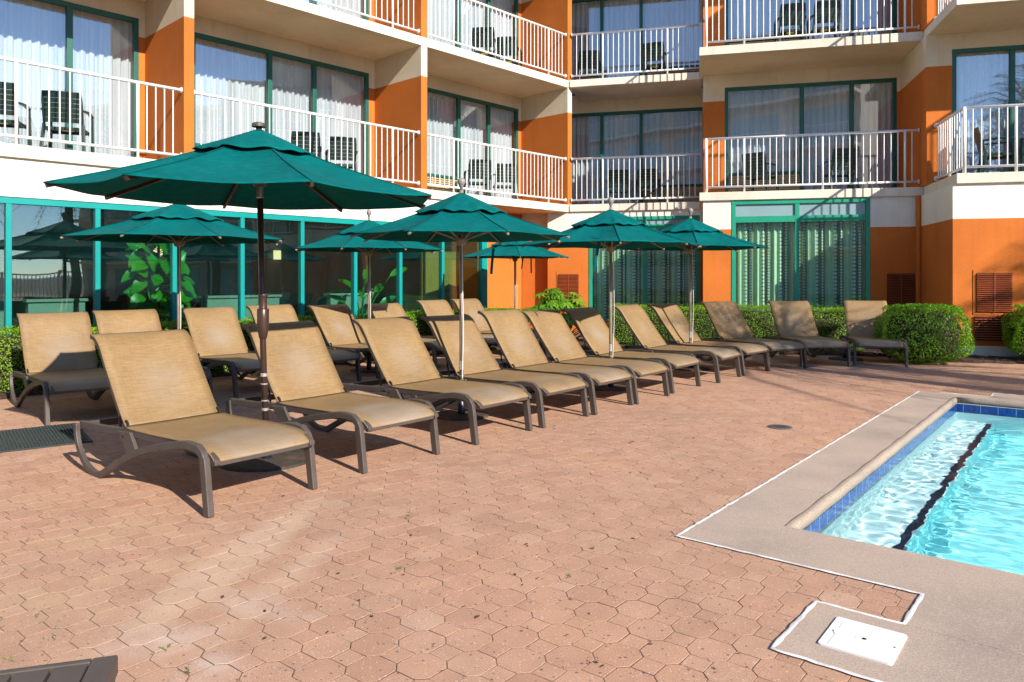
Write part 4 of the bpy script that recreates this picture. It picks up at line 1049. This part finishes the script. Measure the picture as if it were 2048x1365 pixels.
# ------------------------------------------------------------------ balcony chairs
def make_chair():
    root = empty("patio_chair")
    mb = MB()
    for k in range(6):
        y0 = -.22 + k * .074; mb.hexa([(-.225, y0, .405 - .004 * k), (.225, y0, .405 - .004 * k), (.225, y0 + .066, .40 - .004 * k), (-.225, y0 + .066, .40 - .004 * k),
                                       (-.225, y0, .425 - .004 * k), (.225, y0, .425 - .004 * k), (.225, y0 + .066, .42 - .004 * k), (-.225, y0 + .066, .42 - .004 * k)])
    mb.box(-.235, .235, -.235, -.215, .37, .425); mb.box(-.24, -.218, -.22, .22, .36, .41); mb.box(.218, .24, -.22, .22, .36, .41); mb.box(-.22, .22, .2, .22, .35, .40)
    st = mb.build("seat", M['resin'], root, bevel=.006)
    mb = MB(); mb.box(-.07, .07, -.06, .06, .388, .3895); mb.build("sticker", M['yellow'], st)
    mb = MB()
    def bk(x, z):   # back surface: leaning and curved
        t = (z - .42) / .46; return (x, .215 + .12 * t + .03 * (1 - (x / .24) ** 2) * 1.0, z)
    zz = .455
    for k in range(6):
        z0, z1 = zz, zz + (.063 if k < 5 else .088); zz = z1 + .003
        xs_ = [-.222 + .444 * i / 6 for i in range(7)]
        vs = [bk(x, z) for z in (z0, z1) for x in xs_] + [(p[0], p[1] + .016, p[2]) for z in (z0, z1) for p in [bk(x, z) for x in xs_]]
        fs = []
        for i in range(6): fs += [(i, i + 1, 7 + i + 1, 7 + i), (14 + i, 21 + i, 21 + i + 1, 14 + i + 1), (i, 14 + i, 14 + i + 1, i + 1), (7 + i, 7 + i + 1, 21 + i + 1, 21 + i)]
        fs += [(0, 7, 21, 14), (6, 20, 27, 13)]
        mb.add(vs, fs)
    for sx in (-1, 1): mb.strip([bk(sx * .232, .36), bk(sx * .236, .55), bk(sx * .236, .75), bk(sx * .222, .875)], .028, .034)
    mb.build("backrest", M['resin'], root, bevel=.004)
    for sx in (-1, 1):
        mb = MB(); mb.strip([(sx * .262, -.23, .645), (sx * .268, -.05, .655), (sx * .262, .12, .645), (sx * .24, .27, .63)], .055, .026, side=(1, 0, 0)); mb.build("armrest", M['resin'], root, bevel=.006)
        mb = MB(); mb.strip([(sx * .275, -.255, 0), (sx * .262, -.235, .42), (sx * .262, -.215, .645)], .045, .050); mb.build("leg", M['resin'], root, bevel=.006)
        mb = MB(); mb.strip([(sx * .265, .285, 0), (sx * .245, .235, .30), (sx * .238, .215, .44)], .040, .048); mb.build("leg", M['resin'], root, bevel=.006)
    return root
ch0 = make_chair(); ch_first = True
def chair(fr, s, m, z, ang, text):
    """ang: heading of the chair's front (local -y) relative to the inward direction of the balcony, degrees"""
    global ch_first
    o = ch0 if ch_first else copy_tree(ch0); ch_first = False
    o.location = fr.p(s, m, z + .001); o.scale = (.96, .96, .94)
    base = math.atan2(fr.dm.y, fr.dm.x)       # inward heading
    o.rotation_euler.z = base + R(ang) + R(90)
    tag(o, "dark green resin armchair " + text, "chair", "balcony armchairs")
chair(LW, -2.03, .75, ZS[0], -28, "cut by the picture's left edge on the lowest left balcony")
chair(LW, -1.28, .70, ZS[0], -28, "on the lowest left balcony, standing clear of the picture's left edge")
chair(LW, 2.42, .80, ZS[0], -30, "left of the pair just above the large umbrella's canopy")
chair(LW, 3.12, .75, ZS[0], -30, "right of the pair just above the large umbrella's canopy")
chair(LW, 6.55, .80, ZS[0], -35, "left of the pair on the lower balcony above the middle umbrella")
chair(LW, 7.35, .80, ZS[0], -35, "right of the pair on the lower balcony above the middle umbrella")
chair(LW, 6.75, .80, ZS[1], -50, "left of the pair on the upper balcony of the left wing")
chair(LW, 7.55, .85, ZS[1], -55, "right of the pair on the upper balcony of the left wing")
chair(B4, -1.85, .85, ZS[0], 4, "left of the pair on the lower recessed shaded balcony")
chair(B4, -1.18, .85, ZS[0], 4, "right of the pair on the lower recessed shaded balcony")
chair(B4, -2.55, .95, ZS[1], 8, "at the left end of the upper recessed balcony")
chair(B4, -1.0, .70, ZS[1], -6, "alone right of centre on the upper recessed balcony")
chair(B5, 1.15, .90, ZS[0], -28, "turned sideways before the tan wall grille, lower right balcony")
chair(B5, 2.62, .80, ZS[0], 10, "with its back to us, alone before the window, lower right balcony")
chair(B5, 1.70, .70, ZS[1], 3, "left of the pair on the upper right balcony")
chair(B5, 2.32, .70, ZS[1], 3, "right of the pair on the upper right balcony")
chair(B6, .84, .78, ZS[0], -100, "on the balcony at the right edge, turned to the right")
chair(B6, 1.45, .70, ZS[0], 150, "cut by the picture's right edge on the rightmost balcony")

# ------------------------------------------------------------------ small things on the ground
def place_poly(pts): return [gpx(*p) for p in pts]
# rubber mat: ribbed, holes read as bars
mb = MB(); p = [Vector((*gpx(*q), 0)) for q in ((0, 907), (185, 885), (130, 843), (0, 855))]
ex = (p[1] - p[0]).normalized(); ey = Vector((-ex.y, ex.x, 0)); o_ = p[1]
Wd, Ln = .88, 1.5
def mp(a, b, z): q = o_ - ex * a + ey * b; return (q.x, q.y, z)
def mbox(a0, a1, b0, b1, z0, z1): mb.hexa([mp(a0, b0, z0), mp(a1, b0, z0), mp(a1, b1, z0), mp(a0, b1, z0), mp(a0, b0, z1), mp(a1, b0, z1), mp(a1, b1, z1), mp(a0, b1, z1)])
mbox(0, Ln, 0, Wd, .001, .007)
mbox(0, Ln, 0, .025, .0071, .014); mbox(0, Ln, Wd - .025, Wd, .0071, .014); mbox(0, .025, .025, Wd - .025, .0071, .014); mbox(Ln - .025, Ln, .025, Wd - .025, .0071, .014)
a = .035
while a < Ln - .03: mbox(a, a + .010, .026, Wd - .026, .0071, .0135); a += .023
b = .045
while b < Wd - .03: mbox(.026, Ln - .026, b, b + .006, .0072, .011); b += .03
tag(mb.build("rubber_mat", M['mat']), "black ribbed rubber mat on the pavers under the far left lounger", "mat")
# skimmer lid
q = [Vector((*gpx(*s), 0)) for s in ((1676, 1240), (1816, 1276.5), (1784, 1337), (1634, 1292))]
ex = ((q[1] - q[0]) + (q[2] - q[3])).normalized(); ey = Vector((-ex.y, ex.x, 0)); cc = sum(q, Vector()) / 4
lw_, lh_ = .116, .125
lw_ = ((q[1] - q[0]).length + (q[2] - q[3]).length) / 4; lh_ = ((q[0] - q[3]).length + (q[1] - q[2]).length) / 4
lid = empty("skimmer_lid", (cc.x, cc.y, DZ), math.atan2(ex.y, ex.x)); mb = MB()
def rrect(hx, hy, r, n=5):
    out = []
    for cx, cyy, a0 in ((hx - r, hy - r, 0), (-hx + r, hy - r, 90), (-hx + r, -hy + r, 180), (hx - r, -hy + r, 270)):
        for k in range(n + 1): a = R(a0 + 90 * k / n); out.append((cx + r * math.cos(a), cyy + r * math.sin(a)))
    return out
mb.prism(rrect(lw_, lh_, .012), -.004, .006); mb.prism(rrect(lw_ - .03, lh_ - .012, .008), .0062, .0072)
for k in range(14):
    for j in range(11):
        x = -lw_ + .042 + k * (2 * lw_ - .084) / 13; y = -lh_ + .022 + j * (2 * lh_ - .044) / 10
        if math.hypot(x, y) < .035 or math.hypot(x + .065, y + .0) < .038: continue
        mb.hexa([(x - .0075, y - .003, .0072), (x + .0075, y - .003 + .002, .0072), (x + .0075, y + .003 + .002, .0072), (x - .0075, y + .003, .0072),
                 (x - .005, y - .001, .0088), (x + .005, y + .0005, .0088), (x + .005, y + .002, .0088), (x - .005, y + .001, .0088)])
mb.build("plate", M['lid'], lid)
mb = MB(); mb.lathe([(.032, .0072), (.0315, .0080), (.030, .0080), (.0295, .0074), (.012, .0074)], (-.065, 0, 0), 24); mb.lathe([(.026, .0072), (.024, .0080), (.018, .0077), (.010, .0075)], (.0, 0, 0), 24); mb.build("handle_ring", M['lid'], lid)
mb = MB(); mb.lathe([(.0, .0078), (.008, .0081), (.0, .0082)], (.004, -.002, 0), 12); mb.lathe([(.0, .0062), (.004, .0068), (.0, .007)], (-lw_ + .018, 0, 0), 10); mb.lathe([(.0, .0062), (.004, .0068), (.0, .007)], (lw_ - .018, 0, 0), 10); mb.build("screw_hole", M['dark'], lid)
tag(lid, "white plastic rectangular skimmer lid set in the grey pool deck", "skimmer lid")
# round drain grate
X, Y = gpx(1560, 855); gt = MB(); gt.lathe([(.10, 0.0), (.10, .004), (.086, .006), (.0, .003)], n=28)
for k in range(-4, 5):
    h_ = math.sqrt(max(.08 ** 2 - (k * .019) ** 2, .0001)); gt.box(k * .019 - .004, k * .019 + .004, -h_, h_, .0035, .0075)
tag(gt.build("drain_grate", M['iron'], loc=(X, Y, 0.001)), "round iron drain grate in the pavers near the pool", "drain")
X, Y = gpx(1615, 733.5); gt = MB(); gt.lathe([(.13, 0.0), (.13, .004), (.11, .006), (.0, .004)], n=24); gt.lathe([(.02, .004), (.02, .009), (.0, .009)], n=10)  # dark flat disc with a small raised centre
tag(gt.build("round_disc", M['iron'], loc=(X, Y, 0.001)), "dark flat round disc on the pavers by the leg of the second lounger from the right", "drain cover")
# brown slatted table, cut by the lower left corner
tb = empty("slatted_table"); TZ = .42
c0 = Vector((*gpx(237, 1308, TZ), 0)); c1 = Vector((*gpx(0, 1339, TZ), 0)); ex = (c0 - c1).normalized(); ey = Vector((-ex.y, ex.x, 0))
tb.location = (c0.x, c0.y, 0); tb.rotation_euler.z = math.atan2(ex.y, ex.x)
TW, TD = .62, .55
mb = MB(); mb.box(-.052, 0, -TD, 0, TZ - .045, TZ); mb.build("top_rail", M['frame'], tb, bevel=.005)
mb = MB(); mb.box(-TW, -TW + .052, -TD, 0, TZ - .045, TZ); mb.build("top_rail", M['frame'], tb, bevel=.005)
mb = MB(); mb.box(-TW + .053, -.053, -.018, 0, TZ - .045, TZ - .001); mb.build("top_rail", M['frame'], tb, bevel=.003)
mb = MB(); mb.box(-TW + .053, -.053, -TD, -TD + .018, TZ - .045, TZ - .001); mb.build("top_rail", M['frame'], tb, bevel=.003)
n_s = 7; sw = (TW - .106) / n_s
for k in range(n_s):
    mb = MB(); x0 = -TW + .053 + k * sw; mb.box(x0 + .0035, x0 + sw - .0035, -TD + .02, -.020, TZ - .022, TZ - .004); mb.build("slat", M['frame'], tb, bevel=.002)
for x in (-.045, -TW + .005):
    for y in (-.045, -TD + .005):
        mb = MB(); mb.box(x, x + .04, y, y + .04, 0, TZ - .046); mb.build("leg", M['frame'], tb, bevel=.003)
tag(tb, "corner of a brown slatted metal table in the lower left of the picture", "table")

# ------------------------------------------------------------------ plants
def leafcloud(mb, pts, nrm, size, jit=.6, rng=RNG, fold=True):
    """many small folded leaves at pts, roughly facing nrm"""
    for p, nn in zip(pts, nrm):
        d = Vector(nn) + Vector(rng.normal(0, jit, 3)); d.normalize()
        a = Vector(rng.normal(0, 1, 3)); a = (a - d * a.dot(d)).normalized(); b = d.cross(a)
        L = size * (.7 + .6 * rng.random()); W = L * .55; p = Vector(p)
        t = float(rng.random())
        mb.add([p - a * L * .5, p + b * W * .5 + d * W * .18, p + a * L * .5, p - b * W * .5 + d * W * .18], [(0, 1, 2), (0, 2, 3)], tint=t)
def box_hedge(fr, s0, s1, m0, m1, h, dens, size, name, label, seedw=1.0):
    root = empty(name, fr.p((s0 + s1) / 2, (m0 + m1) / 2, 0))
    inv = Matrix.Translation(-Vector(root.location))
    def lump(s, q): return .03 * math.sin(s * 3.1 + q) + .02 * math.sin(s * 7.3 + 2 * q) + .012 * math.sin(s * 17 + q)
    pts = []; nr = []; L = s1 - s0; W = m1 - m0
    dmv = Vector((*fr.dm, 0)); dsv = Vector((*fr.ds, 0))
    def addp(s, m, z, n):
        k = -abs(RNG.normal(0, .022)); P = Vector(fr.p(s, m, z)) + n * k
        pts.append(P); nr.append(n)
    for _ in range(int(L * h * dens)):
        s = s0 + L * RNG.random(); z = .03 + (h - .03) * RNG.random() ** .9; r = max(0, z - (h - .09)) * .7
        addp(s, m0 + r + lump(s, z * 4) - .0, z, -dmv)
    for _ in range(int(L * W * dens)):
        s = s0 + L * RNG.random(); m = m0 + W * RNG.random(); addp(s, m, h + lump(s, m * 3) * .6, Vector((0, 0, 1)))
    for s, n in ((s0, -dsv), (s1, dsv)):
        for _ in range(int(W * h * dens)): addp(s + .02 * RNG.normal(), m0 + W * RNG.random(), h * RNG.random(), n)
    for _ in range(int(L * dens * .05)):    # stray shoots on top
        s = s0 + L * RNG.random(); m = m0 + W * RNG.random(); addp(s, m, h + .02 + .035 * RNG.random(), Vector((0, 0, 1)))
    mb = MB(); leafcloud(mb, pts, nr, size)
    o = mb.build("foliage", M['hedge'], root, recalc=False); o.matrix_parent_inverse = inv
    mb = MB(); fr.box(mb, s0 + .07, s1 - .07, m0 + .09, m1 - .06, .08, h - .07)  # opaque dark core added to stop light leaking through the leaves
    for k in range(int(L / .28)):
        p_ = fr.p(s0 + .15 + k * .28, (m0 + m1) / 2, 0); mb.tube([(p_[0], p_[1], -.01), (p_[0], p_[1], .1)], .02, 6)
    o = mb.build("dark_core_and_stems", M['twig'], root); o.matrix_parent_inverse = inv
    return tag(root, label, "hedge")
box_hedge(LW, -5.2, 1.42, -1.30, -.62, .68, 4200, .024, "clipped_hedge", "low clipped green hedge along the storefront at the left behind the back row")
box_hedge(LW, 2.2, 5.85, -1.25, -.60, .66, 4200, .024, "clipped_hedge", "low clipped hedge along the storefront behind the middle umbrella pole")
B5h = Fr(Vector(gpx(1230, 694)), Vector((3.74, -1.18)).normalized(), Vector((1.18, 3.74)).normalized())
box_hedge(B5h, -.1, 4.1, 0.0, .62, .74, 4200, .022, "clipped_hedge", "clipped green hedge below the two patterned curtain windows on the right")
def round_bush(c, rx, ry, h, size, n, label, rz=0.0):
    root = empty("round_bush", (c[0], c[1], 0)); pts = []; nr = []
    for _ in range(n):
        u = RNG.random() * 2 - 1; a = RNG.random() * 6.283; q = 1 - abs(u) ** 3.2
        # superellipsoid-like pillow
        ct, st = math.cos(a), math.sin(a); e = .62
        rr = (abs(ct) ** (2 / e) + abs(st) ** (2 / e)) ** (-e / 2)
        zc = u; rad = max(0.0, 1 - abs(zc) ** 3.0) ** (1 / 2.4)
        if zc < 0: rad = max(rad, .0); 
        lump_ = 1 + .045 * math.sin(5 * a + 3 * zc) + .03 * math.sin(11 * a - 5 * zc)
        x, y, z = rx * rr * ct * rad * lump_, ry * rr * st * rad * lump_, h * (.5 + .5 * zc)
        if zc < -.7: x *= .9; y *= .9
        nn = Vector((ct * rad, st * rad, zc ** 3)).normalized(); k = 1 - abs(RNG.normal(0, .03))
        pts.append((x * k, y * k, max(.015, z * (.5 + .5 * k)))); nr.append(nn)
    # top and bottom caps
    for _ in range(int(n * .28)):
        a = RNG.random() * 6.283; q = math.sqrt(RNG.random()) * .9; lump_ = 1 + .03 * math.sin(5 * a)
        pts.append((rx * q * math.cos(a) * lump_, ry * q * math.sin(a) * lump_, h * (1.0 - .10 * q ** 4) - abs(RNG.normal(0, .02)) + .012 * math.sin(9 * a * q))); nr.append(Vector((0, 0, 1)))
    mb = MB(); leafcloud(mb, pts, nr, size, .7); mb.build("foliage", M['bush'], root, recalc=False)
    mb = MB(); mb.lathe([(rx * .3, .03), (rx * .74, h * .25), (rx * .82, h * .6), (rx * .66, h * .86), (rx * .2, h * .9)], n=18)  # solid dark core added inside the leaves to block light; stems follow
    for k in range(5): mb.tube([(.1 * math.cos(k * 1.3), .1 * math.sin(k * 1.3), 0), (.2 * math.cos(k * 1.3), .2 * math.sin(k * 1.3), h * .3)], .018, 6)
    b_ = mb.build("dark_core_and_stems", M['twig'], root); b_.scale = (1, ry / rx, 1)
    root.rotation_euler.z = rz
    return tag(root, label, "bush", "round clipped bushes")
round_bush((6.06, 11.05), .60, .52, .86, .030, 11000, "big round clipped bush right of the last lounger", R(-14))
round_bush((8.05, 11.0), .66, .55, .88, .030, 10000, "round clipped bush cut off by the right edge below the wide vent", R(-14))
# aralia: palmate leaves on stems
def palmate(mb, c, n, up, r, lobes=8):
    n = Vector(n).normalized(); x = (Vector(up) - n * n.dot(Vector(up))).normalized(); y = n.cross(x); c = Vector(c); t0 = float(RNG.random())
    for k in range(lobes):
        a = -2.35 + 4.7 * k / (lobes - 1); L = r * (1 - .28 * abs(a) / 2.35); d = x * math.cos(a) + y * math.sin(a); q = n.cross(d); w_ = L * .17
        dr_ = n * (-L * .28)
        mb.add([c, c + d * L * .45 + q * w_ + n * w_ * .2, c + d * L + dr_, c + d * L * .45 - q * w_ + n * w_ * .2, c + d * L * .5 - n * .004], [(0, 1, 4), (1, 2, 4), (4, 2, 3), (0, 4, 3)], tint=min(1, max(0, t0 + .15 * RNG.normal())))
X, Y = gpx(1118, 702); root = empty("aralia_shrub", (X, Y, 0)); mb = MB(); ms = MB()
for k in range(230):
    a = RNG.random() * 6.283; el = math.asin(min(1, RNG.random() ** .8)); rad = .55 * (.72 + .28 * RNG.random())
    hx = Vector((math.cos(a) * math.cos(el) * rad * 1.3, math.sin(a) * math.cos(el) * rad * .7, .30 + math.sin(el) * rad * 1.42))
    if hx.z > .75 and math.hypot(hx.x, hx.y) > .36: hx.z *= .9
    nn = Vector((hx.x * .7, hx.y * .7 - .15, .55 + .3 * RNG.random()))
    palmate(mb, hx, nn, Vector((hx.x, hx.y, -.25)), .12 + .07 * RNG.random())
    if k % 4 == 0: ms.tube([(hx.x * .12, hx.y * .12, 0), (hx.x * .5, hx.y * .5, hx.z * .65), tuple(hx)], [.012, .008, .004], 5)
mb.build("foliage", M['fatsia'], root, recalc=False); ms.build("stem", M['twig'], root)
tag(root, "glossy green aralia shrub with fingered leaves before the orange wall with the small vent", "shrub")
# big simple leaf used by the fig and the bird of paradise
def bigleaf(mb, base, d, n, L, W, curl=.25, seg=7, shape=0.0, tint=None):
    d = Vector(d).normalized(); n = (Vector(n) - d * Vector(n).dot(d)).normalized(); q = d.cross(n); vs = []; t0 = float(RNG.random()) if tint is None else tint
    for i in range(seg + 1):
        t = i / seg; wv = W * (math.sin(math.pi * min(1, t ** (.9 - shape * .3) * .98 + .01)) ** .75) * (.75 + .5 * shape * t)
        if i == seg: wv = .002
        c = Vector(base) + d * L * t - n * (curl * L * t * t)
        rip = .03 * W * math.sin(i * 2.6)
        vs += [c - q * wv * .5 + n * (wv * .16 + rip), c, c + q * wv * .5 + n * (wv * .16 - rip)]
    fs = []
    for i in range(seg): fs += [(3 * i, 3 * i + 1, 3 * i + 4, 3 * i + 3), (3 * i + 1, 3 * i + 2, 3 * i + 5, 3 * i + 4)]
    mb.add(vs, fs, tint=t0)
# fiddle leaf fig just inside the storefront (s -0.75 .. 0.55)
root = empty("fiddle_leaf_fig", LW.p(-.12, .62, .03)); mb = MB(); ms = MB()
tdir = Vector((*LW.ds, 0)); ndir = Vector((*-LW.dm, 0))
ms.tube(spline([(0, 0, .0), (.03, 0, .5), (-.02, .02, 1.1), (.02, 0, 1.75)], 4), [.022] * 12 + [.012], 8)
for k in range(105):
    z = .40 + 1.38 * (k / 104); a = k * 2.4 + RNG.normal(0, .3); out = tdir * math.cos(a) + ndir * math.sin(a)
    wid = .20 + .22 * math.sin(math.pi * min(1, (z - .2) / 1.7))
    b0 = Vector((0, 0, z)) + out * wid * (.35 + .4 * RNG.random())
    d = out * .8 + ndir * .25 + Vector((0, 0, .55 * RNG.normal() - .1))
    bigleaf(mb, b0, d, ndir * .9 + Vector((0, 0, .7)) + out * .2, .21 + .10 * RNG.random(), .15 + .07 * RNG.random(), .3 + .3 * RNG.random(), 7, .6)
    ms.tube([(0, 0, z - .05), tuple(b0)], .006, 5)
mb.build("foliage", M['fig'], root, smooth=True, recalc=False); ms.build("stem", M['twig'], root)
mb = MB(); mb.lathe([(.14, 0), (.17, .28), (.16, .30), (.03, .29)], n=20); mb.build("pot", M['wains'], root, smooth=True)
tag(root, "tall fiddle leaf fig with big bright green leaves behind the storefront glass", "potted plant")
root = empty("bird_of_paradise", LW.p(3.55, .75, .03)); mb = MB(); ms = MB()
for (a, h, lean, L) in ((-.5, .95, .5, .42), (.35, 1.25, .75, .46), (.9, .7, .55, .36), (-1.2, .8, .6, .36), (2.4, 1.0, .35, .42), (-2.2, .75, .5, .36), (1.6, 1.1, .25, .42), (.1, .55, .6, .34), (-.9, 1.2, .15, .44), (2.9, .6, .6, .34)):
    out = tdir * math.cos(a) + ndir * math.sin(a) * .5; top = out * lean * .8 + Vector((0, 0, h)); mid = out * lean * .25 + Vector((0, 0, h * .55))
    ms.tube(spline([(out.x * .04, out.y * .04, .1), tuple(mid), tuple(top)], 4), [.014] * 6 + [.010] * 3, 6)
    bigleaf(mb, top, out * .8 + Vector((0, 0, .45)), ndir * .7 + Vector((0, 0, .6)), L, .19, .35, 8, .1)
mb.build("foliage", M['fig'], root, smooth=True, recalc=False); ms.build("stem", M['fig'], root)
mb = MB(); mb.lathe([(.15, 0), (.19, .30), (.18, .32), (.03, .31)], n=20); mb.build("pot", M['wains'], root, smooth=True)
tag(root, "bird of paradise plant with paddle leaves on long stalks behind the storefront glass", "potted plant")
# weeds in the joints and dry leaves
mb = MB()
for px in ((818, 1035), (1188, 1100), (1140, 1155), (800, 1140), (1376, 1030), (58, 1080), (100, 1280), (15, 1320), (380, 1345), (930, 855), (905, 870), (1040, 850), (1105, 880), (1000, 905), (1290, 850), (40, 770), (60, 790), (20, 830), (250, 1130), (70, 1235), (1330, 840), (940, 905), (1180, 870), (1245, 900), (330, 1300)):
    X, Y = gpx(*px)
    for k in range(7):
        a = RNG.random() * 6.28; d = Vector((math.cos(a), math.sin(a), .35 + .6 * RNG.random())); s_ = .007 + .009 * RNG.random(); q = Vector((-d.y, d.x, 0)) * s_ * .22; b_ = Vector((X + RNG.normal(0, .012), Y + RNG.normal(0, .012), .0))
        mb.add([b_ - q * .5, b_ + d * s_ * .6 - q, b_ + d * s_, b_ + d * s_ * .6 + q, b_ + q * .5], [(0, 1, 2, 3, 4)], tint=float(RNG.random()))
tag(mb.build("weeds", M['weed'], recalc=False), kind='stuff')
mb = MB()
for _ in range(420):
    Y = 2.4 + 11 * RNG.random() ** 1.3; X = (RNG.random() * 1.5 - .72) * Y * .62
    d_ = Vector((X, Y)) - PO
    if d_.dot(E1) > -.9 and d_.dot(E2) > -.05: continue
    L = .004 + .011 * RNG.random() ** 2; a = RNG.random() * 6.28; c, s_ = math.cos(a) * L, math.sin(a) * L
    mb.add([(X - c, Y - s_, .004), (X - s_ * .4, Y + c * .4, .007), (X + c, Y + s_, .005), (X + s_ * .4, Y - c * .4, .003)], [(0, 1, 2), (0, 2, 3)])
tag(mb.build("fallen_leaves", M['dryleaf'], recalc=False), kind='stuff')

# ------------------------------------------------------------------ surroundings behind and beside the camera (seen mirrored in the glass, casting the dappled shade)
def make_palm(h=5.2, nf=40, fl=2.1):
    root = empty("palm_tree"); mb = MB()
    P = [(0.08 * math.sin(i * .5), .06 * math.sin(i * .35), h * i / 12) for i in range(13)]
    mb.tube(P, [.17 - .05 * i / 12 + (.012 if i % 2 else 0) for i in range(13)], 12); mb.build("trunk", M['trunk'], root, smooth=True)
    mb = MB(); top = Vector(P[-1])
    for k in range(nf):
        a = k * 2.399; el = R(78 - 118 * (k / nf)); L = fl * (.8 + .4 * RNG.random()); d = Vector((math.cos(a) * math.cos(el), math.sin(a) * math.cos(el), math.sin(el))); q = Vector((-math.sin(a), math.cos(a), 0)); prevp = top
        for i in range(1, 15):
            t = i / 14; c = top + d * L * t + Vector((0, 0, -.55 * L * t * t)); ln = .52 * math.sin(math.pi * min(1, .12 + .86 * t)) * fl / 1.9
            dirn = (c - prevp).normalized(); prevp = c
            for sgn in (-1, 1):
                e = c + q * sgn * ln * .8 + dirn * ln * .55 + Vector((0, 0, -.22 * ln)); w_ = dirn * .0135
                mb.add([c - w_, c + w_, e], [(0, 1, 2)], tint=float(RNG.random()))
        mb.tube([top, top + d * L * .5 + Vector((0, 0, -.1375 * L)), top + d * L + Vector((0, 0, -.55 * L))], [.02, .012, .004], 5)
        mb.tint += [.5] * (len(mb.v) - len(mb.tint))
    mb.build("crown", M['palm'], root, recalc=False); return root
pm = make_palm()
PALMS = [((12.2, 0.4), .98, .4, "palm tree past the far side of the pool, standing alone"), ((9.3, 4.9), .95, 1.9, "palm tree leaning over the pool's far corner, beyond the right edge"), ((10.2, 4.2), .88, 0, "short palm tree nearest the round bushes, beyond the picture's right edge"), ((13.4, 5.0), 1.05, 1.3, "palm tree close to the right wing, beyond the picture's right edge"), ((10.1, 2.4), 1.18, 2.1, "taller palm tree on the far side of the pool"),
         ((19.0, 6.5), 1.15, .7, "palm tree farthest right by the white fence"), ((17, -7), 1.05, 2.6, "palm tree behind the pool, towards the sea")]
for i, (p, s_, rz, text) in enumerate(PALMS):
    o = pm if i == 0 else copy_tree(pm); o.location = (*p, 0); o.scale = (s_, s_, s_); o.rotation_euler.z = rz; tag(o, text, "palm tree", "palms around the pool court")
fn = empty("white_fence", (22, -8, 0)); mb = MB()
for k in range(150): mb.box(k * .16 - .02, k * .16 + .02, -.015, .015, .12, 1.35)
mb.build("picket_panel", M['rail'], fn)
mb = MB(); mb.box(-.1, 24, -.025, .025, 1.35, 1.42); mb.box(-.1, 24, -.02, .02, .22, .28); mb.build("fence_rail", M['rail'], fn)
for k in range(11): mb = MB(); mb.box(k * 2.4 - .06, k * 2.4 + .06, -.06, .06, 0, 1.5); mb.build("fence_post", M['rail'], fn)
fn.rotation_euler.z = R(60); tag(fn, "white picket fence between the pool court and the sea, outside the frame", "fence")
mb = MB(); mb.add([(45, -400, -.02), (900, -400, -.02), (900, 500, -.02), (45, 500, -.02)], [(0, 1, 2, 3)]); tag(mb.build("sea_water", M['sea']), kind='structure')
# the wing across the pool, mirrored in the right-hand windows
ow = empty("opposite_wing", (-8, -16, 0)); mb = MB(); mb.box(-14, 14, -6, 0, 0, 14.6); mb.build("wall", M['farbeige'], ow)
for f in range(5):
    mb = MB(); mb.box(-14.1, 14.1, .002, 1.3, 2.7 + 2.8 * f, 2.88 + 2.8 * f); mb.build("balcony_slab", M['slab'], ow)
    mb = MB()
    for k in range(224): mb.box(-14 + k * .125, -13.98 + k * .125, 1.2, 1.22, 2.98 + 2.8 * f, 3.9 + 2.8 * f)
    mb.box(-14, 14, 1.19, 1.23, 3.9 + 2.8 * f, 3.95 + 2.8 * f); mb.build("balcony_railing", M['rail'], ow)
    for k in range(7):
        mb = MB(); mb.box(-13.4 + 4 * k, -10.4 + 4 * k, .002, .03, .1 + 2.8 * f, 2.3 + 2.8 * f); mb.build("window", M['spandrel'], ow)
ow.rotation_euler.z = R(14); tag(ow, "beige hotel wing with white balconies across the pool, behind the camera", "hotel wing")
o = copy_tree(ow); o.location = (23.5, 0.3, 0); o.rotation_euler.z = R(90); o.scale = (.38, 1, .72); tag(o, "shorter beige hotel wing beyond the palms, past the picture's right edge", "hotel wing")
